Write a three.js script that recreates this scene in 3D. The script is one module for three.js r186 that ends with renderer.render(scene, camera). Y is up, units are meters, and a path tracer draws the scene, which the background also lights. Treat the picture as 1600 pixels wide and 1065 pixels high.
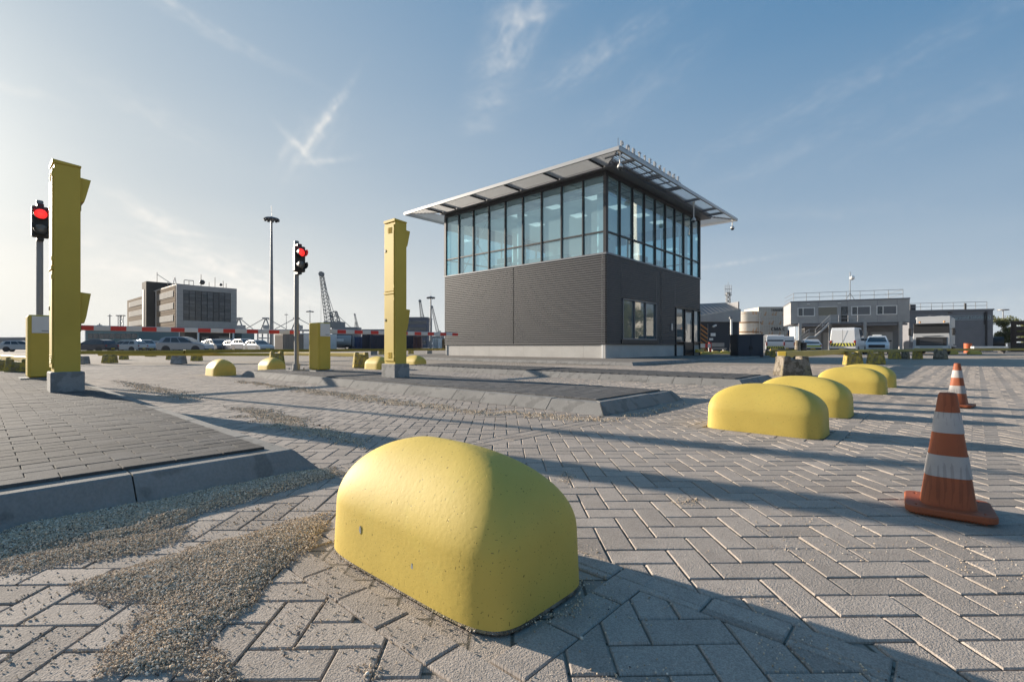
import * as THREE from 'three';
import { mergeGeometries } from 'three/addons/utils/BufferGeometryUtils.js';
import { RoundedBoxGeometry } from 'three/addons/geometries/RoundedBoxGeometry.js';
import { TextGeometry } from 'three/addons/geometries/TextGeometry.js';
import { FontLoader } from 'three/addons/loaders/FontLoader.js';
import { RectAreaLightUniformsLib } from 'three/addons/lights/RectAreaLightUniformsLib.js';

// ------------------------------------------------------------------ camera, sky, sun, exposure
const scene = new THREE.Scene();
const EYE = 0.7, FOCAL = 757, HORIZON = 541;               // eye height in metres; focal length and horizon row of the 1600 x 1065 photograph
const camera = new THREE.PerspectiveCamera(2 * Math.atan(532.5 / FOCAL) * 180 / Math.PI, 1600 / 1065, 0.05, 6000);
camera.position.set(0, EYE, 0);
camera.lookAt(0, EYE, -1);
camera.setViewOffset(1600, 1065, 0, -8.5, 1600, 1065);
const EXPOSURE = 2.0;
const renderer = new THREE.WebGLRenderer();
renderer.toneMapping = THREE.LinearToneMapping;
renderer.toneMappingExposure = EXPOSURE;
renderer.shadowMap.enabled = true;

const SUN_AZ = -60.5 * Math.PI / 180, SUN_EL = 14.3 * Math.PI / 180;
const SUN = new THREE.Vector3(Math.sin(SUN_AZ) * Math.cos(SUN_EL), Math.sin(SUN_EL), -Math.cos(SUN_AZ) * Math.cos(SUN_EL));
const sun = new THREE.DirectionalLight(new THREE.Color(1, 0.88, 0.73), 5);
sun.position.copy(SUN).multiplyScalar(200);
sun.castShadow = true; sun.shadow.radius = 1.2; sun.shadow.mapSize.set(4096, 4096);
Object.assign(sun.shadow.camera, { left: -60, right: 60, top: 60, bottom: -60, near: 1, far: 500 });
scene.add(sun, sun.target);

// seeded noise
let seed = 7;
function rnd() { seed = (seed * 1664525 + 1013904223) >>> 0; return seed / 4294967296; }
const rr = (a, b) => a + (b - a) * rnd();
function hash(x, y, s = 0) { let h = (x * 374761393 + y * 668265263 + s * 974634777) | 0; h = Math.imul(h ^ (h >>> 13), 1274126177); h ^= h >>> 16; return (h >>> 0) / 4294967296; }
function vnoise(x, y, s = 0, p = 0) {                       // value noise, periodic when p is given
  const ix = Math.floor(x), iy = Math.floor(y), fx = x - ix, fy = y - iy, u = fx * fx * (3 - 2 * fx), v = fy * fy * (3 - 2 * fy);
  const m = (k) => (p ? ((k % p) + p) % p : k), a = hash(m(ix), m(iy), s), b = hash(m(ix + 1), m(iy), s), c = hash(m(ix), m(iy + 1), s), d = hash(m(ix + 1), m(iy + 1), s);
  return (a + (b - a) * u) * (1 - v) + (c + (d - c) * u) * v;
}
function fbm(x, y, s = 0, o = 4, p = 0) { let t = 0, a = 0.5, n = 0; for (let i = 0; i < o; i++) { t += a * vnoise(x, y, s + i, p); n += a; x *= 2; y *= 2; p *= 2; a *= 0.5; } return t / n; }
const sstep = (a, b, x) => { const t = Math.min(1, Math.max(0, (x - a) / (b - a))); return t * t * (3 - 2 * t); };

// the sky: clear air, brighter towards the sun and the horizon, with thin cirrus
{
  const W = 1600, H = 800, data = new Float32Array(W * H * 4), D = 180 / Math.PI;
  // cirrus: [azimuth, elevation, half length, half width, tilt, strength, fineness] in degrees
  const wisps = [
    [-21.4, 23.2, 4.2, 0.34, 58, 0.34, 0.7], [-23.6, 20.6, 2.2, 0.32, -40, 0.28, 0.7], [-21.0, 19.7, 2.6, 0.28, 12, 0.2, 0.7], [-22.2, 21.5, 3.6, 1.5, 55, 0.10, 1], [-25, 20.2, 1.8, 0.3, 62, 0.12, 1],
    [0.2, 33, 2.8, 2.0, 55, 0.16, 1.2], [-1.4, 30.2, 2.6, 1.5, 20, 0.12, 1.2], [-2.6, 27, 2.4, 1.3, 15, 0.10, 1.2], [-4, 24.4, 2.2, 0.9, 12, 0.07, 1.2], [1.8, 34.6, 3, 0.9, 8, 0.16, 1.2],
    [10, 30.4, 7, 1.4, 24, 0.09, 1.2], [15.5, 27, 7, 1.6, 30, 0.04, 1.4], [24.5, 8.9, 5.6, 0.17, 5, 0.15, 0.3], [32, 7.4, 4, 0.14, 5, 0.07, 0.3],
    [-36, 30.4, 9, 0.32, -16, 0.16, 1], [-31, 28.5, 6, 0.3, -14, 0.08, 1],
    [-36.5, 12.2, 3.2, 0.8, -24, 0.34, 1], [-33.5, 11, 4, 0.16, -1, 0.24, 0.5], [-31, 8, 8, 1.6, -18, 0.38, 1.2], [-37, 6.6, 9, 1.2, -8, 0.34, 1.2], [-27, 5.4, 8, 1.0, -5, 0.28, 1.2], [-42, 9.6, 5, 0.9, -12, 0.22, 1.2], [-45.5, 20.3, 2.6, 0.35, 2, 0.12, 1], [-37, 21, 5, 1.2, -20, 0.07, 1.2],
    [36, 24, 17, 1.3, 15, 0.045, 1.2], [44, 20, 12, 1.4, 14, 0.035, 1.2], [30, 19, 9, 1.0, 18, 0.04, 1.2], [42, 3.4, 12, 0.7, 6, 0.06, 0.6], [40, 5.4, 10, 0.5, 5, 0.04, 0.6], [33, 13, 10, 0.8, -4, 0.03, 1],
    [-75, 24, 14, 1.8, -18, 0.14, 1.2], [-95, 12, 16, 1.4, 8, 0.2, 1.2], [85, 22, 16, 1.4, 12, 0.05, 1.2], [120, 30, 18, 2, -10, 0.06, 1.2], [160, 25, 18, 2, 14, 0.07, 1.2], [-140, 34, 20, 2.4, -12, 0.1, 1.2], [10, 58, 20, 3, 30, 0.1, 1.2], [-60, 52, 18, 3, -25, 0.1, 1.2],
  ];
  for (let r = 0; r < H; r++) for (let c = 0; c < W; c++) {
    const up = ((r + 0.5) / H - 0.5) * Math.PI, round = ((c + 0.5) / W - 0.5) * 2 * Math.PI;
    const x = Math.cos(round) * Math.cos(up), y = Math.sin(up), z = Math.sin(round) * Math.cos(up);
    const el = up * D, az = Math.atan2(x, -z) * D, g = Math.acos(Math.min(1, Math.max(-1, x * SUN.x + y * SUN.y + z * SUN.z))) * D;
    const e = Math.max(0, el);
    let w = 0.9275 * Math.exp(-e / 26) + 0.88 * Math.exp(-Math.min(g, 118) / 90) - 0.505;
    if (el > 0 && el < 40) w += 0.10 * (fbm(az / 24 + 20, el / 5, 3, 3) - 0.5) * sstep(40, 5, e);
    let cl = 0, wx = null, wy = 0;
    for (const [a, b, L, B, tilt, s, f] of wisps) {
      let dx = (az - a) * Math.cos(up), dy = el - b;
      const t = tilt / D, ct = Math.cos(t), st = Math.sin(t);
      if (Math.abs(dx * ct + dy * st) > L * 2.3 + 1 || Math.abs(dy * ct - dx * st) > B * 2.3 + 1) continue;
      if (wx === null) { wx = vnoise(az / 1.7, el / 1.7, 31) - 0.5; wy = vnoise(az / 1.7, el / 1.7, 32) - 0.5; }
      dx += 0.5 * wx * f; dy += 0.5 * wy * f;
      const p = dx * ct + dy * st, q = dy * ct - dx * st;
      const nn = fbm(p * 1.1 / Math.max(f, 0.4), q * 5.5 / Math.max(f, 0.4), 41, 4), n = 0.1 + 3.2 * nn * nn;
      cl += s * Math.exp(-(p * p) / (L * L) - (q * q) / (B * B)) * n;
    }
    w = Math.max(0, w) + 0.06 * Math.exp(-g / 16);
    const hi = Math.min(1, w), glow = 0.55 * Math.exp(-(g * g) / 120) + 0.16 * Math.exp(-g / 14), k = (r * W + c) * 4;
    const sky = [0.052 + 0.79 * Math.pow(hi, 1.14) + glow, 0.19 + 0.64 * Math.pow(hi, 1.03) + glow * 0.94, 0.385 + 0.39 * Math.pow(hi, 0.9) + glow * 0.80];
    const cloud = [1.0, 0.955, 0.885];
    cl = Math.min(0.9, cl) * sstep(0, 3, el);
    for (let i = 0; i < 3; i++) {
      let v = sky[i] + (Math.max(cloud[i], sky[i]) - sky[i]) * cl;
      if (el < 0) v *= 1 + (0.55 - 1) * sstep(0, -6, el);
      data[k + i] = v / EXPOSURE * 1.04;
    }
    data[k + 3] = 1;
  }
  const sky = new THREE.DataTexture(data, W, H, THREE.RGBAFormat, THREE.FloatType);
  sky.mapping = THREE.EquirectangularReflectionMapping; sky.magFilter = THREE.LinearFilter; sky.needsUpdate = true;
  scene.background = sky; scene.environment = sky;
}

// ------------------------------------------------------------------ helpers
const names = {};
function numbered(n) { const k = names[n] = (names[n] ?? -1) + 1; return k ? n + '_' + String(k).padStart(3, '0') : n; }
const V3 = (x, y, z) => new THREE.Vector3(x, y, z);
function thing(name, label, category, pos = [0, 0, 0], turn = 0, group, kind) {
  const o = new THREE.Group(); o.name = numbered(name); scene.add(o);
  o.position.set(...pos); o.rotation.y = turn; o.userData = { label, category };
  if (group) o.userData.group = group; if (kind) o.userData.kind = kind;
  return o;
}
function copyOf(src, label, pos, turn, group, scale) {
  const o = src.clone(); o.name = numbered(src.name.replace(/_\d{3}$/, '')); scene.add(o);
  o.userData = { ...src.userData, label }; if (group) o.userData.group = group;
  o.position.set(...pos); if (turn !== undefined) o.rotation.y = turn; if (scale) o.scale.set(...scale);
  return o;
}
function uvBox(g) {                                        // uv in metres from the direction each face points to
  if (g.index) g = g.toNonIndexed();
  const p = g.attributes.position, n = g.attributes.normal, uv = new Float32Array(p.count * 2);
  for (let i = 0; i < p.count; i += 3) {
    const ax = Math.abs(n.getX(i) + n.getX(i + 1) + n.getX(i + 2)), ay = Math.abs(n.getY(i) + n.getY(i + 1) + n.getY(i + 2)), az = Math.abs(n.getZ(i) + n.getZ(i + 1) + n.getZ(i + 2));
    for (let j = i; j < i + 3; j++) {
      const x = p.getX(j), y = p.getY(j), z = p.getZ(j);
      if (ay >= ax && ay >= az) { uv[2 * j] = x; uv[2 * j + 1] = z; } else if (ax >= az) { uv[2 * j] = z; uv[2 * j + 1] = y; } else { uv[2 * j] = x; uv[2 * j + 1] = y; }
    }
  }
  for (const k of Object.keys(g.attributes)) if (k !== 'position' && k !== 'normal') g.deleteAttribute(k);
  g.setAttribute('uv', new THREE.BufferAttribute(uv, 2));
  return g;
}
function M(name, geos, mat, parent, label) {               // one named mesh out of one or more geometries
  const list = (Array.isArray(geos) ? geos : [geos]).map(uvBox);
  const m = new THREE.Mesh(list.length > 1 ? mergeGeometries(list) : list[0], mat);
  m.name = name; m.castShadow = m.receiveShadow = true;
  if (label) m.userData.label = label;
  (parent ?? scene).add(m);
  return m;
}
const place = (g, x = 0, y = 0, z = 0, rx = 0, ry = 0, rz = 0) => { if (rx) g.rotateX(rx); if (rz) g.rotateZ(rz); if (ry) g.rotateY(ry); return g.translate(x, y, z); };
const bx = (w, h, d, x, y, z, rx, ry, rz) => place(new THREE.BoxGeometry(w, h, d), x, y, z, rx, ry, rz);
const rbx = (w, h, d, r, x, y, z, rx, ry, rz, s = 2) => place(new RoundedBoxGeometry(w, h, d, s, r), x, y, z, rx, ry, rz);
const cy = (r0, r1, h, x, y, z, seg = 16, rx, rz) => place(new THREE.CylinderGeometry(r1, r0, h, seg), x, y, z, rx, 0, rz);
function rod(a, b, r, seg = 6, r1 = r) {
  const A = V3(...a), B = V3(...b), d = B.clone().sub(A), g = new THREE.CylinderGeometry(r1, r, d.length(), seg);
  g.applyQuaternion(new THREE.Quaternion().setFromUnitVectors(V3(0, 1, 0), d.normalize()));
  return g.translate((A.x + B.x) / 2, (A.y + B.y) / 2, (A.z + B.z) / 2);
}
function extrude(pts, depth, bevel = 0, seg = 1) {           // pts: outline in x, y; depth along z, centred
  const s = new THREE.Shape(pts.map((p) => new THREE.Vector2(...p)));
  const g = new THREE.ExtrudeGeometry(s, { depth: depth - 2 * bevel, bevelEnabled: bevel > 0, bevelThickness: bevel, bevelSize: bevel, bevelOffset: -bevel, bevelSegments: seg, curveSegments: 8 });
  return g.translate(0, 0, -(depth - 2 * bevel) / 2);
}
// where the ground, or a level h above it, lies under a point of the photograph; and a point at a given distance
const G = (px, py, h = 0) => { const d = FOCAL * (EYE - h) / (py - HORIZON); return V3((px - 800) / FOCAL * d, h, -d); };
const P = (px, py, d) => V3((px - 800) / FOCAL * d, EYE + (HORIZON - py) / FOCAL * d, -d);
// lane axes: the islands, the gatehouse and all that stands on them are turned by this angle; local +x runs right-away, local +z right-near
const TURN = Math.atan2(0.744, 0.668), LX = V3(0.668, 0, -0.744), LZ = V3(0.744, 0, 0.668);
const lane = (o, x, z, y = 0) => o.clone().addScaledVector(LX, x).addScaledVector(LZ, z).setY(y);

// ------------------------------------------------------------------ textures and materials
const lin2 = (v) => 255 * (v <= 0.0031308 ? 12.92 * v : 1.055 * Math.pow(Math.min(1, v), 1 / 2.4) - 0.055);
function tex(n, f, metres, color = true) {                  // f(u, v) in 0..1 gives [r, g, b] (linear) or one value
  const d = new Uint8Array(n * n * 4);
  for (let j = 0; j < n; j++) for (let i = 0; i < n; i++) {
    let c = f(i / n, j / n); if (typeof c === 'number') c = [c, c, c];
    const k = (j * n + i) * 4;
    for (let q = 0; q < 3; q++) d[k + q] = color ? lin2(Math.max(0, c[q])) : 255 * Math.min(1, Math.max(0, c[q]));
    d[k + 3] = 255;
  }
  const t = new THREE.DataTexture(d, n, n);
  t.wrapS = t.wrapT = THREE.RepeatWrapping; t.magFilter = THREE.LinearFilter; t.minFilter = THREE.LinearMipmapLinearFilter; t.generateMipmaps = true;
  if (color) t.colorSpace = THREE.SRGBColorSpace;
  t.repeat.set(1 / metres, 1 / metres); t.needsUpdate = true;
  return t;
}
const grainC = tex(512, (u, v) => {                         // cast concrete seen close: fine grit with dark and pale grains
  let k = 0.80 + 0.22 * (fbm(u * 8, v * 8, 1, 4, 8) - 0.5) + 0.34 * (vnoise(u * 160, v * 160, 2, 160) - 0.5) + 0.22 * (vnoise(u * 256, v * 256, 5, 256) - 0.5);
  const s = vnoise(u * 110, v * 110, 9, 110); if (s > 0.9) k *= 1 - (s - 0.9) * 5.2; if (s < 0.07) k += 0.16;
  return k;
}, 0.42);
const grainB = tex(512, (u, v) => 0.5 * vnoise(u * 180, v * 180, 2, 180) + 0.3 * vnoise(u * 90, v * 90, 3, 90) + 0.2 * vnoise(u * 256, v * 256, 4, 256), 0.42, false);
const stainC = tex(512, (u, v) => {                         // weathered concrete: broad damp patches and fine grit
  const a = fbm(u * 4, v * 4, 11, 5, 4), b = fbm(u * 9 + 3, v * 9, 12, 4, 9);
  let k = 0.9 + 0.4 * (a - 0.5) - 0.22 * sstep(0.54, 0.62, b) + 0.16 * (vnoise(u * 200, v * 200, 13, 200) - 0.5);
  return [k, k * 0.99, k * 0.97];
}, 1.3);
const paintB = tex(512, (u, v) => {                         // thick paint over cast concrete: orange peel and open pits
  let k = 0.62 + 0.35 * (fbm(u * 46, v * 46, 21, 3, 46) - 0.5) + 0.2 * (fbm(u * 9, v * 9, 25, 2, 9) - 0.5);
  const s = vnoise(u * 70, v * 70, 22, 70); if (s > 0.93) k -= (s - 0.93) * 6;
  return k;
}, 0.5, false);
const paintC = tex(512, (u, v) => {                         // yellow paint with grit in its pits and a few rubbed patches
  let k = 0.97 + 0.10 * (fbm(u * 6, v * 6, 23, 4, 6) - 0.5);
  const s = vnoise(u * 120, v * 120, 22, 120), s2 = fbm(u * 7, v * 7, 29, 3, 7); let c = [k, k, k];
  if (s > 0.93 && s2 > 0.44) c = c.map((x) => x * 0.36);
  const w = fbm(u * 5 + 2, v * 5, 27, 5, 5); if (w > 0.6) { const t = sstep(0.6, 0.68, w) * 0.6; c = [c[0], c[1] * (1 + 0.03 * t), c[2] * (1 + 1.5 * t)]; }
  return c;
}, 0.5);
const mossC = tex(512, (u, v) => {                          // old yellow paint flaking off mossy concrete
  const a = fbm(u * 12, v * 12, 51, 5, 12), b = fbm(u * 17, v * 17, 57, 4, 17), n = 0.8 + 0.4 * vnoise(u * 90, v * 90, 54, 90);
  const paint = [0.54, 0.41, 0.08], moss = [0.25, 0.20, 0.06], bare = [0.24, 0.21, 0.17];
  const m = sstep(0.40, 0.66, a), q = sstep(0.5, 0.6, b);
  return [0, 1, 2].map((i) => ((paint[i] * (1 - m) + moss[i] * m) * (1 - q * 0.5) + bare[i] * q * 0.5) * n);
}, 0.9);
const bareC = tex(512, (u, v) => {                          // bare old concrete with moss and paint remains
  const a = fbm(u * 11, v * 11, 61, 5, 11), b = fbm(u * 4 + 1, v * 4, 67, 5, 4), n = 0.72 + 0.56 * vnoise(u * 70, v * 70, 64, 70);
  const bare = [0.30, 0.26, 0.21], dark = [0.15, 0.125, 0.09], paint = [0.30, 0.25, 0.13];
  const m = sstep(0.42, 0.66, a), q = 0.6 * sstep(0.66, 0.72, b);
  return [0, 1, 2].map((i) => ((bare[i] * (1 - m) + dark[i] * m) * (1 - q) + paint[i] * q) * n);
}, 0.9);
const dustC = tex(256, (u, v) => 0.93 + 0.22 * (fbm(u * 5, v * 5, 71, 5, 5) - 0.5), 2.2);
const scuffC = tex(512, (u, v) => {                         // scuffed plastic
  let k = 0.9 + 0.28 * (fbm(u * 7, v * 7, 81, 5, 7) - 0.5); const s = fbm(u * 30, v * 4, 83, 3, 4); if (s > 0.66) k *= 0.78; return k;
}, 0.35);
const mt = (c, rough, o = {}) => new THREE.MeshStandardMaterial({ color: new THREE.Color(...c), roughness: rough, ...o });
const mp = (c, rough, o = {}) => new THREE.MeshPhysicalMaterial({ color: new THREE.Color(...c), roughness: rough, ...o });
const mats = {
  yellowPaint: mp([0.60, 0.445, 0.095], 0.64, { map: paintC, bumpMap: paintB, bumpScale: 0.0010, specularIntensity: 0.7 }),
  yellowMetal: mp([0.60, 0.44, 0.08], 0.6, { map: dustC, specularIntensity: 0.5 }),
  yellowRail: mt([0.52, 0.37, 0.045], 0.5, { map: dustC }),
  moss: mt([1, 1, 1], 0.9, { map: mossC, bumpMap: grainB, bumpScale: 0.01 }),
  bare: mt([1, 1, 1], 0.95, { map: bareC, bumpMap: grainB, bumpScale: 0.012 }),
  kerb: mp([0.275, 0.268, 0.258], 0.9, { specularIntensity: 0.4, map: stainC, bumpMap: grainB, bumpScale: 0.0012 }),
  concrete: mt([0.34, 0.34, 0.34], 0.85, { map: stainC, bumpMap: grainB, bumpScale: 0.0012 }),
  plinth: mt([0.52, 0.50, 0.47], 0.8, { map: dustC }),
  cladding: mt([0.068, 0.070, 0.077], 0.55),
  darkMetal: mt([0.035, 0.037, 0.042], 0.45, { metalness: 0.3 }),
  alu: mt([0.50, 0.50, 0.50], 0.38, { metalness: 0.35 }),
  aluDark: mt([0.17, 0.18, 0.2], 0.45, { metalness: 0.3 }),
  galv: mt([0.24, 0.245, 0.25], 0.5, { metalness: 0.3, map: dustC }),
  steel: mt([0.42, 0.43, 0.44], 0.5, { map: dustC }),
  white: mt([0.74, 0.73, 0.71], 0.5, { map: dustC }),
  red: mt([0.55, 0.035, 0.025], 0.45),
  black: mt([0.02, 0.02, 0.022], 0.5),
  rubber: mt([0.025, 0.025, 0.027], 0.85),
  glass: mp([0.58, 0.87, 0.95], 0.02, { transmission: 1, thickness: 0, ior: 2.3, metalness: 0.38 }),
  darkGlass: mp([0.03, 0.04, 0.05], 0.06, { ior: 1.6 }),
  orange: mt([0.35, 0.092, 0.034], 0.65, { map: scuffC }),
  band: mt([0.46, 0.43, 0.415], 0.65, { map: scuffC }),
};

// ------------------------------------------------------------------ the ground
const WB = 0.105;                                           // paver width; its length is twice that
{
  const n = 1024, farC = tex(n, (u, v) => {
    const gx = u * 16, gy = v * 16, ix = Math.floor(gx), iy = Math.floor(gy), m = (((ix - iy) % 4) + 4) % 4, fx = gx - ix, fy = gy - iy;
    let bxx = ix, byy = iy, ex, ey;
    if (m < 2) { bxx = ix - m; ex = Math.min(fx + m, 2 - fx - m); ey = Math.min(fy, 1 - fy); } else { byy = m === 3 ? iy : iy - 1; const o = m === 3 ? 0 : 1; ex = Math.min(fx, 1 - fx); ey = Math.min(fy + o, 2 - fy - o); }
    const h = hash(((bxx % 16) + 16) % 16, ((byy % 16) + 16) % 16, 5), e = Math.min(ex, ey), j = sstep(0.02, 0.07, e);
    const k = (0.86 + 0.26 * h) * (0.94 + 0.14 * vnoise(u * 300, v * 300, 2, 300));
    return [0, 1, 2].map((i) => [0.365, 0.317, 0.274][i] * k * j + [0.13, 0.115, 0.095][i] * (1 - j));
  }, 1.68);
  const geos = [], S = 120, N = 150;
  const near = new THREE.PlaneGeometry(2 * S, 2 * S, N, N).rotateX(-Math.PI / 2);
  const col = (g) => {
    const p = g.attributes.position, c = new Float32Array(p.count * 3), uv = g.attributes.uv;
    for (let i = 0; i < p.count; i++) {
      const x = p.getX(i), z = p.getZ(i), k = 1 + 0.34 * (fbm(x / 9 + 40, z / 9 + 40, 91, 5) - 0.5) + 0.2 * (fbm(x / 40 + 9, z / 40 + 9, 95, 3) - 0.5);
      c[3 * i] = k; c[3 * i + 1] = k * 0.99; c[3 * i + 2] = k * 0.97; uv.setXY(i, x, z);
    }
    g.setAttribute('color', new THREE.BufferAttribute(c, 3)); return g.toNonIndexed();
  };
  geos.push(col(near));
  const R = 2600;
  for (const [x, z, w, d] of [[0, -(S + R) / 2, 2 * R, R - S], [0, (S + R) / 2, 2 * R, R - S], [-(S + R) / 2, 0, R - S, 2 * S], [(S + R) / 2, 0, R - S, 2 * S]]) geos.push(col(new THREE.PlaneGeometry(w, d, 8, 8).rotateX(-Math.PI / 2).translate(x, 0, z)));
  const g = new THREE.Mesh(mergeGeometries(geos), mp([1, 1, 1], 0.95, { specularIntensity: 0.3, map: farC, vertexColors: true, bumpMap: grainB, bumpScale: 0.002 }));
  g.name = 'ground'; g.position.y = -0.009; g.receiveShadow = true;
  g.userData = { label: 'wide flat paved yard reaching to the horizon', category: 'ground', kind: 'structure' };
  scene.add(g);
}

// polygons on the ground as arrays of [x, z]
const clip = (poly, a, b, c) => {                           // keeps the side a x + b z <= c
  const out = [];
  for (let i = 0; i < poly.length; i++) {
    const p = poly[i], q = poly[(i + 1) % poly.length], dp = a * p[0] + b * p[1] - c, dq = a * q[0] + b * q[1] - c;
    if (dp <= 0) out.push(p);
    if ((dp < 0 && dq > 0) || (dp > 0 && dq < 0)) { const t = dp / (dp - dq); out.push([p[0] + (q[0] - p[0]) * t, p[1] + (q[1] - p[1]) * t]); }
  }
  return out;
};
const area = (p) => { let s = 0; for (let i = 0; i < p.length; i++) { const a = p[i], b = p[(i + 1) % p.length]; s += a[0] * b[1] - a[1] * b[0]; } return s / 2; };
const ccw = (p) => (area(p) < 0 ? [...p].reverse() : p);
function subtract(poly, hole) {
  const out = []; let cur = poly;
  for (let i = 0; i < hole.length && cur.length > 2; i++) {
    const p = hole[i], q = hole[(i + 1) % hole.length], a = q[1] - p[1], b = -(q[0] - p[0]), c = a * p[0] + b * p[1];
    const o = clip(cur, -a, -b, -c); if (o.length > 2 && Math.abs(area(o)) > 0.0006) out.push(o);
    cur = clip(cur, a, b, c);
  }
  return out;
}
const boxOf = (p) => [Math.min(...p.map((q) => q[0])), Math.min(...p.map((q) => q[1])), Math.max(...p.map((q) => q[0])), Math.max(...p.map((q) => q[1]))];
const rectAt = (o, x0, x1, z0, z1) => ccw([[x0, z0], [x1, z0], [x1, z1], [x0, z1]].map(([x, z]) => { const p = lane(o, x, z); return [p.x, p.z]; }));
// a paver: outline on the ground, chamfered top edge at level 0
function paver(poly, h = 0.05, c = 0.003, uo = 0, vo = 0) {
  poly = ccw(poly); const n = poly.length, cx = poly.reduce((s, p) => s + p[0], 0) / n, cz = poly.reduce((s, p) => s + p[1], 0) / n;
  const ins = poly.map((p, i) => {                          // inset by c: meet of the two shifted edges
    const a = poly[(i + n - 1) % n], b = poly[(i + 1) % n], n1 = [p[1] - a[1], a[0] - p[0]], n2 = [b[1] - p[1], p[0] - b[0]];
    const l1 = Math.hypot(...n1) || 1, l2 = Math.hypot(...n2) || 1, k = [n1[0] / l1 + n2[0] / l2, n1[1] / l1 + n2[1] / l2], d = 1 + (n1[0] * n2[0] + n1[1] * n2[1]) / l1 / l2;
    const s = c / Math.max(d, 0.35); return [p[0] - k[0] * s, p[1] - k[1] * s];
  });
  const pos = [], uv = [], tri = (...q) => q.forEach((t) => { pos.push(...t); uv.push(t[0] - cx + uo, t[2] - cz + vo + t[1]); });
  for (let i = 1; i < n - 1; i++) tri([ins[0][0], 0, ins[0][1]], [ins[i + 1][0], 0, ins[i + 1][1]], [ins[i][0], 0, ins[i][1]]);
  for (let i = 0; i < n; i++) {
    const j = (i + 1) % n, a = [ins[i][0], 0, ins[i][1]], b = [ins[j][0], 0, ins[j][1]], p = [poly[i][0], -c, poly[i][1]], q = [poly[j][0], -c, poly[j][1]], r = [poly[i][0], -h, poly[i][1]], s = [poly[j][0], -h, poly[j][1]];
    tri(a, b, q); tri(a, q, p); tri(p, q, s); tri(p, s, r);
  }
  const g = new THREE.BufferGeometry();
  g.setAttribute('position', new THREE.BufferAttribute(new Float32Array(pos), 3)); g.setAttribute('uv', new THREE.BufferAttribute(new Float32Array(uv), 2)); g.computeVertexNormals();
  return g;
}
const seen = (x, z, m = 40) => { if (z > -0.6) return false; const px = 800 + x / -z * FOCAL, py = HORIZON + EYE / -z * FOCAL; return px > -m && px < 1600 + m && py < 1065 + m; };
const brickMat = mp([1, 1, 1], 0.9, { specularIntensity: 0.3, map: grainC, bumpMap: grainB, bumpScale: 0.0016 });
const tinted = {};
const tintMat = (c) => { const k = c.map((v) => Math.round(v * 60)).join(); return (tinted[k] ??= Object.assign(brickMat.clone(), { color: new THREE.Color(...c) })); };
// lays pavers: the 300 that show largest become parts of their own, the rest one mass
function lay(parent, bricks, tone, partName, massName, most = 300, top = 0, gap = 0.003) {
  bricks.forEach((b) => { b.d = Math.hypot(b.x, b.z) + (seen(b.x, b.z) ? 0 : 1000); });
  bricks.sort((a, b) => a.d - b.d);
  const inv = new THREE.Matrix4().copy(parent.matrixWorld).invert(), std = [];
  for (let v = 0; v < 6; v++) std.push(paver([[-WB + gap, -WB / 2 + gap], [WB - gap, -WB / 2 + gap], [WB - gap, WB / 2 - gap], [-WB + gap, WB / 2 - gap]], 0.05, gap, rr(0, 5), rr(0, 5)));
  const rest = std.map(() => []), cut = [];
  bricks.forEach((b, i) => {
    const c = tone(b.x, b.z), tilt = new THREE.Euler(rr(-0.006, 0.006), 0, rr(-0.006, 0.006)), y = top + rr(-0.0018, 0.0012), v = Math.floor(rnd() * 6);
    const mine = i < most && b.d < 900;
    let g = std[v], mat4;
    if (b.poly) {
      g = paver(b.poly.map(([x, z]) => [x - b.x, z - b.z]), 0.05, 0.004, rr(0, 5), rr(0, 5));
      mat4 = new THREE.Matrix4().makeTranslation(b.x, y, b.z);
    } else mat4 = new THREE.Matrix4().compose(V3(b.x, y, b.z), new THREE.Quaternion().setFromEuler(new THREE.Euler(tilt.x, b.a, tilt.z)), V3(1, 1, 1));
    if (mine) {
      const m = new THREE.Mesh(g, tintMat(c)); m.name = partName; m.castShadow = m.receiveShadow = true;
      m.applyMatrix4(inv.clone().multiply(mat4)); parent.add(m);
    } else if (b.poly) { const q = g.applyMatrix4(inv.clone().multiply(mat4)); const cc = new Float32Array(q.attributes.position.count * 3); for (let k = 0; k < cc.length; k += 3) { cc[k] = c[0]; cc[k + 1] = c[1]; cc[k + 2] = c[2]; } q.setAttribute('color', new THREE.BufferAttribute(cc, 3)); cut.push(q); }
    else rest[v].push([mat4, c]);
  });
  std.forEach((g, v) => {
    if (!rest[v].length) return;
    const im = new THREE.InstancedMesh(g, brickMat, rest[v].length); im.name = massName; im.userData.kind = 'stuff'; im.castShadow = im.receiveShadow = true;
    rest[v].forEach(([m, c], i) => { im.setMatrixAt(i, inv.clone().multiply(m)); im.setColorAt(i, new THREE.Color(...c)); });
    parent.add(im);
  });
  if (cut.length) { const m = new THREE.Mesh(mergeGeometries(cut), Object.assign(brickMat.clone(), { vertexColors: true })); m.name = massName; m.userData.kind = 'stuff'; m.castShadow = m.receiveShadow = true; parent.add(m); }
}

// where things stand
const O1 = G(503, 735), O2 = G(943, 650), APR = V3(4.36, 0, -17.4);
const islands = [
  { o: O1, x0: -2.3, x1: 0, z0: -13.5, z1: 0 }, { o: O2, x0: 0, x1: 2.0, z0: -9.9, z1: 0 },
  { o: O2, x0: 4.55, x1: 6.6, z0: -10, z1: 0 }, { o: APR, x0: 0, x1: 22, z0: -22, z1: 0 },
];
const bollardSpots = [[-0.212, -1.57], [2.14, -4.08], [3.09, -5.15], [5.2, -7.42], [6.27, -8.6], [-7.1, -11.8], [-6.7, -13.5], [-4.16, -15], [-3.4, -16.9]];

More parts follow.
